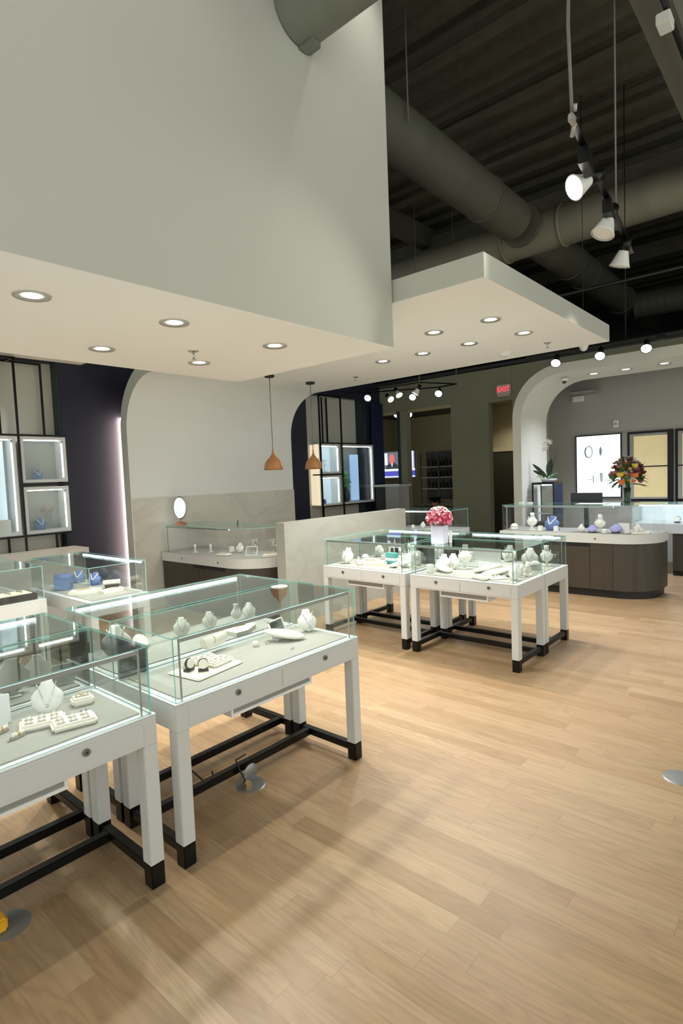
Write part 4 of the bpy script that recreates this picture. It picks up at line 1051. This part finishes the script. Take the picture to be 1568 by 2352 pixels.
# ------------------------------------------------------------------ wall shelving cubes
def cube(name, label, x0, x1, z0, z1, back='cube_back', sidem='white_edge', ledside='R', y0=7.03, y1=7.275, group=None):
    t = thing(name, label, 'display cube', (0,0,0), 0, group)
    k = .035; b = MB()
    b.box((x0,y0,z0),(x1,y1,z0+k),sidem); b.box((x0,y0,z1-k),(x1,y1,z1),sidem); b.box((x0,y0,z0+k),(x0+k,y1,z1-k),sidem); b.box((x1-k,y0,z0+k),(x1,y1,z1-k),sidem)
    b.build('cube_frame', t)
    MB().box((x0+k,y1-.015,z0+k),(x1-k,y1-.002,z1-k),back).build('back_panel', t)
    MB().box((x1-k-.008,y0+.03,z0+k+.02),(x1-k-.002,y0+.038,z1-k-.05),'led_cube').build('led_strip', t)
    MB().box((x0+k+.02,y0+.03,z1-k-.012),(x1-k-.03,y0+.045,z1-k-.002),'led_cube').build('led_strip', t)
    MB().pane((x0+k,y0+.004,z0+k),(x1-k,y0+.008,z1-k),'pane_clear').build('glass_door', t)
    MB().cyl((x1-k-.01,y0,z1-k-.02),(x1-k-.01,y0-.01,z1-k-.02),.01,'lock_metal',seg=10).build('lock', t)
    return t
cube('display_cube','upper right lit display cube on the left wall frame',2.50,3.01,1.715,2.25,group='lit display cubes of the left niche')
cube('display_cube','lower right lit display cube on the left wall frame',2.50,3.01,1.115,1.665,group='lit display cubes of the left niche')
t = cube('display_cube','large lit display cube at the left frame edge',1.35,2.455,1.115,2.25,group='lit display cubes of the left niche')
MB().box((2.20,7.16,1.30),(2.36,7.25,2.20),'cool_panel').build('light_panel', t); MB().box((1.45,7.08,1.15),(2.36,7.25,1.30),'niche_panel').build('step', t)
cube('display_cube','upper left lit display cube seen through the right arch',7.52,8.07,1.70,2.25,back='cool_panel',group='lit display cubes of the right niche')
cube('display_cube','lower left lit display cube seen through the right arch',7.52,8.07,1.11,1.665,back='cool_panel',group='lit display cubes of the right niche')
t = cube('display_cube','large lit display cube with a blue panel seen through the right arch',8.11,9.10,1.11,2.25,group='lit display cubes of the right niche')
MB().box((8.52,7.14,1.16),(8.74,7.18,2.06),'poster_panel').build('blue_panel', t)
MB().box((7.505,7.06,1.13),(7.519,7.27,2.24),'warm_panel').build('warm_side_panel', bpy.data.objects['display_cube.003'])  # glowing sheet imitates warm light falling on the outer cube side
MB().box((0,0,0),(.001,.001,.001),'black') if False else None
put('blue_bust', 2.72,7.14,1.751,0,'blue necklace form with pearls in the upper left wall cube',.9)
put('blue_bust', 2.71,7.14,1.151,0,'blue necklace form with pearls in the lower left wall cube',1.05)
put('blue_box', 2.71,7.185,1.151,0,'blue leather box behind the lower pearl necklace form',.8)
put('blue_box', 7.68,7.14,1.146,0,'dark blue box in the lower cube of the right niche',.7)
put('earring_tree', 7.72,7.12,1.736,0,'silver earring stand in the upper cube of the right niche',1.4)
t = thing('potted_plant', 'bright green plant in a dark vase in the large right wall cube', 'potted plant', (8.36,7.15,1.1465))
MB().lathe([(.04,0),(.065,.05),(.07,.14),(.05,.22),(.03,.27),(.035,.29),(.028,.27)],'leaf_dark',seg=18).build('vase', t)
b = MB()
for i in range(40):
    th = rnd.uniform(0,2*PI); petal(b, (rnd.uniform(-.03,.03),rnd.uniform(-.02,.02),.28+rnd.uniform(0,.25)), (math.cos(th),math.sin(th)*.4,rnd.uniform(-.2,.9)), (0,0,1), .12, .05, 'leaf_bright', .3)
b.build('leaves', t)
# black steel frames
t = thing('shelving_rack', 'black steel frame carrying the lit cubes of the left niche', 'shelf frame')
for (x,y,z0,z1,n_) in ((2.478,7.00,.0,3.13,'post'),(1.34,7.00,.0,3.13,'post'),(2.85,7.22,2.27,3.13,'post'),(2.37,7.22,.8,1.1,'post'),(2.37,7.22,2.27,3.13,'post'),(2.90,7.20,.8,1.1,'post'),(2.97,7.22,.8,1.1,'post')):
    MB().box((x-.011,y-.011,z0),(x+.011,y+.011,z1),'black_metal').build(n_, t)
for z_ in (2.262,1.102): MB().box((1.34,6.99,z_-.011),(3.02,7.012,z_+.011),'black_metal').build('rail', t)
MB().box((2.478,6.99,1.679),(3.02,7.012,1.701),'black_metal').build('rail', t)
MB().box((1.34,6.99,3.12),(2.50,7.012,3.142),'black_metal').box((2.46,6.99,3.12),(2.482,7.23,3.142),'black_metal').box((2.3,7.21,3.12),(2.86,7.232,3.142),'black_metal').build('top_rail', t)
t = thing('shelving_rack', 'black steel frame carrying the lit cubes seen through the right arch', 'shelf frame')
for (x,y,z0,z1) in ((8.09,6.99,.0,3.13),(7.50,6.99,.0,3.13),(7.80,7.20,2.27,3.13),(7.74,7.20,.7,1.1),(7.95,7.22,2.27,3.13)):
    MB().box((x-.012,y-.012,z0),(x+.012,y+.012,z1),'black_metal').build('post', t)
for z_ in (2.262,1.10): MB().box((7.50,6.98,z_-.011),(9.10,7.002,z_+.011),'black_metal').build('rail', t)
MB().box((7.28,6.98,1.675),(8.09,7.002,1.697),'black_metal').build('rail', t)
MB().box((7.50,6.98,3.11),(8.10,7.002,3.132),'black_metal').build('top_rail', t)
# counter shelf at the base of the left niche
tag(MB().box((1.0,6.62,.86),(3.02,7.0,.93),'marble_wall').box((1.02,6.68,.0),(3.0,7.0,.86),'white_lacquer').build('wall_ledge'), 'pale low ledge cabinet beneath the left wall cubes', 'cabinet')
# navy curtain right of the right niche
b = MB(); n = 60; vs = []; 
for i in range(n+1):
    x = 9.12 + .36*i/n; y = 7.06 + .02*math.sin(i*1.25); vs += [(x,y,.02),(x,y,3.1)]
b.faces(vs, [(2*i,2*i+2,2*i+3,2*i+1) for i in range(n)], 'navy_curtain', True)
cu = b.build('navy_curtain'); tag(cu, 'deep navy curtain hanging right of the right wall cubes', 'curtain')
sm = cu.modifiers.new('thickness','SOLIDIFY'); sm.thickness = .006

# ------------------------------------------------------------------ end wall furniture
t = thing('exit_sign', 'small glowing red exit sign on the olive end wall', 'exit sign', (9.49,4.37,3.05))
MB().box((-.05,-.125,-.085),(0,.125,.085),'exit_body',.005).build('sign_body', t)
text_mesh('lettering','EXIT',.115,'exit_red',t,Matrix.Translation((-.052,0,0))@Matrix(((0,0,-1,0),(-1,0,0,0),(0,1,0,0),(0,0,0,1))),.003)
MB().box((-.045,-.11,-.115),(-.005,.11,-.088),'exit_body').build('lower_housing', t)
# glazed shop front posts
t = thing('window_posts', 'dark olive posts of the end wall opening', 'post')
MB().box((9.46,6.45,0),(9.62,6.60,2.9),'olive_wall').build('post', t); MB().box((9.465,6.60,0),(9.60,6.68,2.9),'teal_dark').build('post', t)
t = thing('door_1', '', 'door'); t['kind'] = 'structure'; t['label'] = 'dark door at the end of the corridor'
MB().box((10.92,4.27,0),(10.98,5.35,2.02),'dark_door').build('door_panel', t)
MB().cyl((10.92,4.85,1.02),(10.86,4.85,1.02),.02,'chrome',seg=12).build('door_knob', t)
MB().box((10.90,4.25,2.02),(10.98,5.38,2.10),'room_wall').build('door_head', t)
# television with a news picture
t = thing('television', 'wall television showing a man in a suit above a blue caption bar', 'television', (10.2,6.74,1.55))
MB().box((.0,0,0),(.05,.85,.60),'tv_frame',.006).build('tv_shell', t)
mat('tv_bg', (.02,.02,.03), .3, emit=(.12,.12,.16), es=1); mat('tv_face', (.3,.1,.08), .4, emit=(.55,.14,.12), es=1); mat('tv_suit', (.01,.01,.015), .4, emit=(.012,.012,.02), es=1)
mat('tv_blue', (.05,.05,.3), .4, emit=(.05,.05,.42), es=1); mat('tv_white', (.7,.75,.9), .4, emit=(.62,.65,.9), es=1)
b = MB(); b.box((-.004,.02,.02),(-.001,.83,.58),'tv_bg'); b.box((-.006,.02,.16),(-.004,.83,.21),'tv_white'); b.box((-.006,.02,.05),(-.004,.83,.16),'tv_blue'); b.box((-.006,.02,.02),(-.004,.83,.05),'tv_white')
b.box((-.006,.74,.30),(-.004,.82,.56),'tv_white'); b.extrude([(.44,.21),(.48,.30),(.56,.34),(.68,.34),(.76,.29),(.79,.21)],0,-.007,-.005,'tv_suit')
b.extrude([(.56+.0+.062+.075*math.cos(a),.43+.11*math.sin(a)) for a in [k*PI/10 for k in range(20)]],0,-.009,-.006,'tv_face'); b.extrude([(.595,.34),(.62,.24),(.645,.34)],0,-.009,-.006,'tv_white')
b.box((-.006,.05,.21),(-.004,.12,.58),'tv_white'); b.build('screen_picture', t)
# shelving with bottles in the room beyond
t = thing('wall_shelf', 'open dark shelf unit of bottles in the dim room beyond', 'shelf', (11.5,6.45,0))
for z_ in (1.25,1.515,1.765): MB().box((0,.02,z_),(.28,1.0,z_+.025),'shelf_grey').build('shelf_board', t)
for y_ in (0,.5,1.0): MB().box((-.01,y_,.9),(.01,y_+.03,2.1),'black_metal').build('upright', t)
MB().box((.28,0,1.0),(.30,1.03,2.15),'charcoal').build('back_panel', t)
bt = None; k = 0
for zz in (1.276,1.541,1.791):
    for i in range(9):
        y_ = 6.53 + i*.10 + rnd.uniform(-.015,.015); h_ = rnd.uniform(.11,.19)
        if bt is None:
            bt = MB().lathe([(0,0),(.028,0),(.03,.01),(.03,.10),(.012,.13),(.012,.17),(0,.172)],['dark_metal','shelf_grey'][0],seg=12).build('bottle'); o = bt
        else: o = bt.copy(); C.objects.link(o)
        o.location = (11.62,y_,zz); o.scale = (1,1,h_/.15)
        tag(o, 'small dark bottle standing on the shelf unit of the dim room', 'bottle', 'bottles on the shelf of the dim room')
tag(MB().box((11.2,6.6,.0),(11.5,7.5,.85),'charcoal').build('side_table'), 'dark low cabinet under the shelf unit of the dim room', 'cabinet')
t = thing('potted_plant', 'dark bushy plant on the low cabinet of the dim room', 'potted plant', (11.35,7.0,.851))
MB().lathe([(.05,0),(.07,.1),(.065,.1),(.045,.01)],'rose_wood',seg=14).build('pot', t)
b = MB()
for i in range(40):
    th = rnd.uniform(0,2*PI); petal(b, (0,0,.08), (math.cos(th),math.sin(th),rnd.uniform(.2,1.5)), (0,0,1), .24, .05, 'leaf_dark', .3)
b.build('leaves', t)
# lightbox display
t = thing('light_box', 'bright white backlit jewellery panel on the grey far wall', 'lightbox', (10.58,2.77,1.1))
MB().box((-.03,-.02,-.02),(.02,.75,1.10),'black_metal').build('frame', t); MB().box((-.036,.0,0),(-.03,.73,1.08),'lightbox').build('lit_panel', t)
b = MB()
b.tube([(-.04,.52+.062*math.cos(a),.80+.10*math.sin(a)) for a in [k_*PI/10 for k_ in range(21)]],.009,'print_light',6); b.tube([(-.04,.52+.062*math.cos(a),.80+.10*math.sin(a)) for a in [-1.2,-.8,-.4,0,.4,.8]],.014,'print_grey',6)
b.lathe([(0,-.09),(.022,-.03),(.024,.02),(0,.10)],'print_grey',(-.04,.32,.80),12,(0,0,1),sx=.2)
b.box((-.042,.46,.30),(-.038,.56,.312),'print_light'); b.box((-.042,.44,.24),(-.038,.455,.38),'print_grey'); b.lathe([(0,-.09),(.02,-.04),(.028,.06),(0,.09)],'print_light',(-.04,.31,.33),12,(0,0,1),sx=.2); b.box((-.042,.29,.40),(-.038,.34,.42),'print_grey')
b.build('printed_rings', t)
# gold windows
def win(i, y0, y1):
    t = thing('window_%d' % i, 'gold tinted window %d in the far wall' % i, 'window'); t['kind'] = 'structure'
    x = 10.56
    f = MB(); k = .035
    f.box((x,y0,1.02),(x+.04,y1,1.06),'black_metal'); f.box((x,y0,2.16),(x+.04,y1,2.20),'black_metal'); f.box((x,y0,1.06),(x+.04,y0+k,2.16),'black_metal'); f.box((x,y1-k,1.06),(x+.04,y1,2.16),'black_metal'); f.box((x,y0+k,1.595),(x+.04,y1-k,1.615),'black_metal')
    f.build('window_frame', t); MB().box((x+.02,y0+k,1.06),(x+.035,y1-k,2.16),'gold_glass').build('pane', t)
    MB().box((x+.005,y0+k,1.06),(x+.02,y1-k,1.09),'shelf_grey').box((x+.005,y0+k,2.12),(x+.02,y1-k,2.16),'shelf_grey').box((x+.005,y1-k-.06,1.09),(x+.02,y1-k,2.12),'shelf_grey').build('inner_frame', t)
win(1, 2.02, 2.66); win(2, 1.25, 1.94); win(3, .48, 1.17); win(4, -.3, .4)
tag(MB().box((10.44,1.955,.94),(10.50,2.005,2.20),'black_metal').build('frame_post'), 'black square post between the first two gold windows', 'post')
struct(MB().box((10.57,2.66,1.02),(10.60,2.75,2.2),'shelf_grey').build('trim_3'),'grey strip between light box and window')
tag(MB().box((10.50,-3.5,.90),(10.60,2.4,1.0),'white_lacquer').build('window_sill'), 'long white sill beneath the gold windows', 'sill')
# small wall fittings
t = thing('emergency_light', 'small white emergency light box high on the grey far wall', 'emergency light', (10.59,3.47,2.86))
MB().box((-.05,-.10,-.05),(0,.10,.05),'track_white',.008).build('unit_body', t)
for y_ in (-.05,.05): MB().cyl((-.05,y_,0),(-.06,y_,0),.025,'white_plastic',seg=12).build('lamp', t)
t = thing('wall_speaker', 'small pale horn strobe on the grey far wall above the bright panel', 'alarm', (10.59,2.84,2.36))
MB().box((-.04,-.04,-.06),(0,.04,.06),'track_white',.006).build('alarm_body', t); MB().box((-.045,-.02,-.02),(-.04,.02,.02),'tray_grey').build('strobe_lens', t)
t = thing('security_camera', 'small dome security camera under the portal curve', 'security camera', (8.6,3.02,2.92))
MB().lathe([(0,0),(.05,0),(.055,.02),(.05,.045),(0,.05)],'track_white',seg=18).build('mount', t); MB().lathe([(0,-.035),(.022,-.03),(.032,-.01),(.034,0)],'charcoal',seg=16).build('lens_dome', t)
struct(MB().box((10.2,3.1,2.93),(10.58,3.54,2.95),'tray_grey').build('trim_4'),'air grille behind the portal')
tag(MB().box((9.47,5.9,1.9),(9.475,5.91,1.91),'charcoal').build('wall_hook'),'tiny dark hook on the opening edge','hook') if False else None

# bottle and brochure on the counters
t = thing('price_tablet', 'flat white paper lying on top of the right counter', 'paper', (7.72,2.40,1.1555))
MB().box((-.10,-.22,0),(.10,.16,.004),'white_plastic').build('sheet', t)
for i,(y_,l_) in enumerate(((3.30,'left white card standing on the left end of the right counter'),(3.18,'right white card standing on the left end of the right counter'))):
    tag(MB().box((7.7,y_,1.1555),(7.76,y_+.07,1.175),'white_plastic',.002).build('card_stack'), l_, 'cards')

# ------------------------------------------------------------------ floor boxes and cables
def floorbox(x, y, label, lid=False, plug=False):
    t = thing('floor_box', label, 'floor outlet', (x,y,0.0))
    MB().lathe([(0,.004),(.07,.004),(.078,.003),(.082,0)],'floor_plate',seg=32).build('cover_plate', t)
    if lid:
        l = MB().lathe([(0,-.003),(.045,-.003),(.048,0),(.045,.003),(0,.003)],'box_grey',(0,0,0),24,(0,1,0)); l.xform(Matrix.Translation((.02,.02,.055))); l.build('open_lid', t)
        MB().tube([(-.02,0,.01),(-.03,.05,.08),(0,.12,.10),(.1,.16,.08)],.005,'cord',6).build('cord', t)
        MB().box((-.045,-.02,.003),(-.01,.015,.03),'gold').build('socket_cap', t)
    if plug:
        MB().box((-.075,-.035,.004),(-.005,.03,.055),'yellow_plug',.008).build('plug', t)
        MB().tube([(-.05,.0,.055),(-.04,.02,.12),(-.02,.08,.17),(-.03,.12,.16),(-.05,.14,.10)],.006,'cord',6).build('cord', t)
floorbox(1.865,2.36,'grey floor outlet with its lid standing open under the front right table',lid=True)
floorbox(.66,2.34,'grey floor outlet with a yellow plug at the left frame edge',plug=True)
floorbox(3.28,.585,'round grey floor plate in the open floor at the right frame edge')
tag(MB().tube([(1.72,2.50,.09),(1.74,2.52,.05),(1.70,2.56,.03),(1.66,2.60,.09)],.005,'cord',6).build('power_cord'), 'thin black cord looping between the stretchers under the front right table', 'cord')
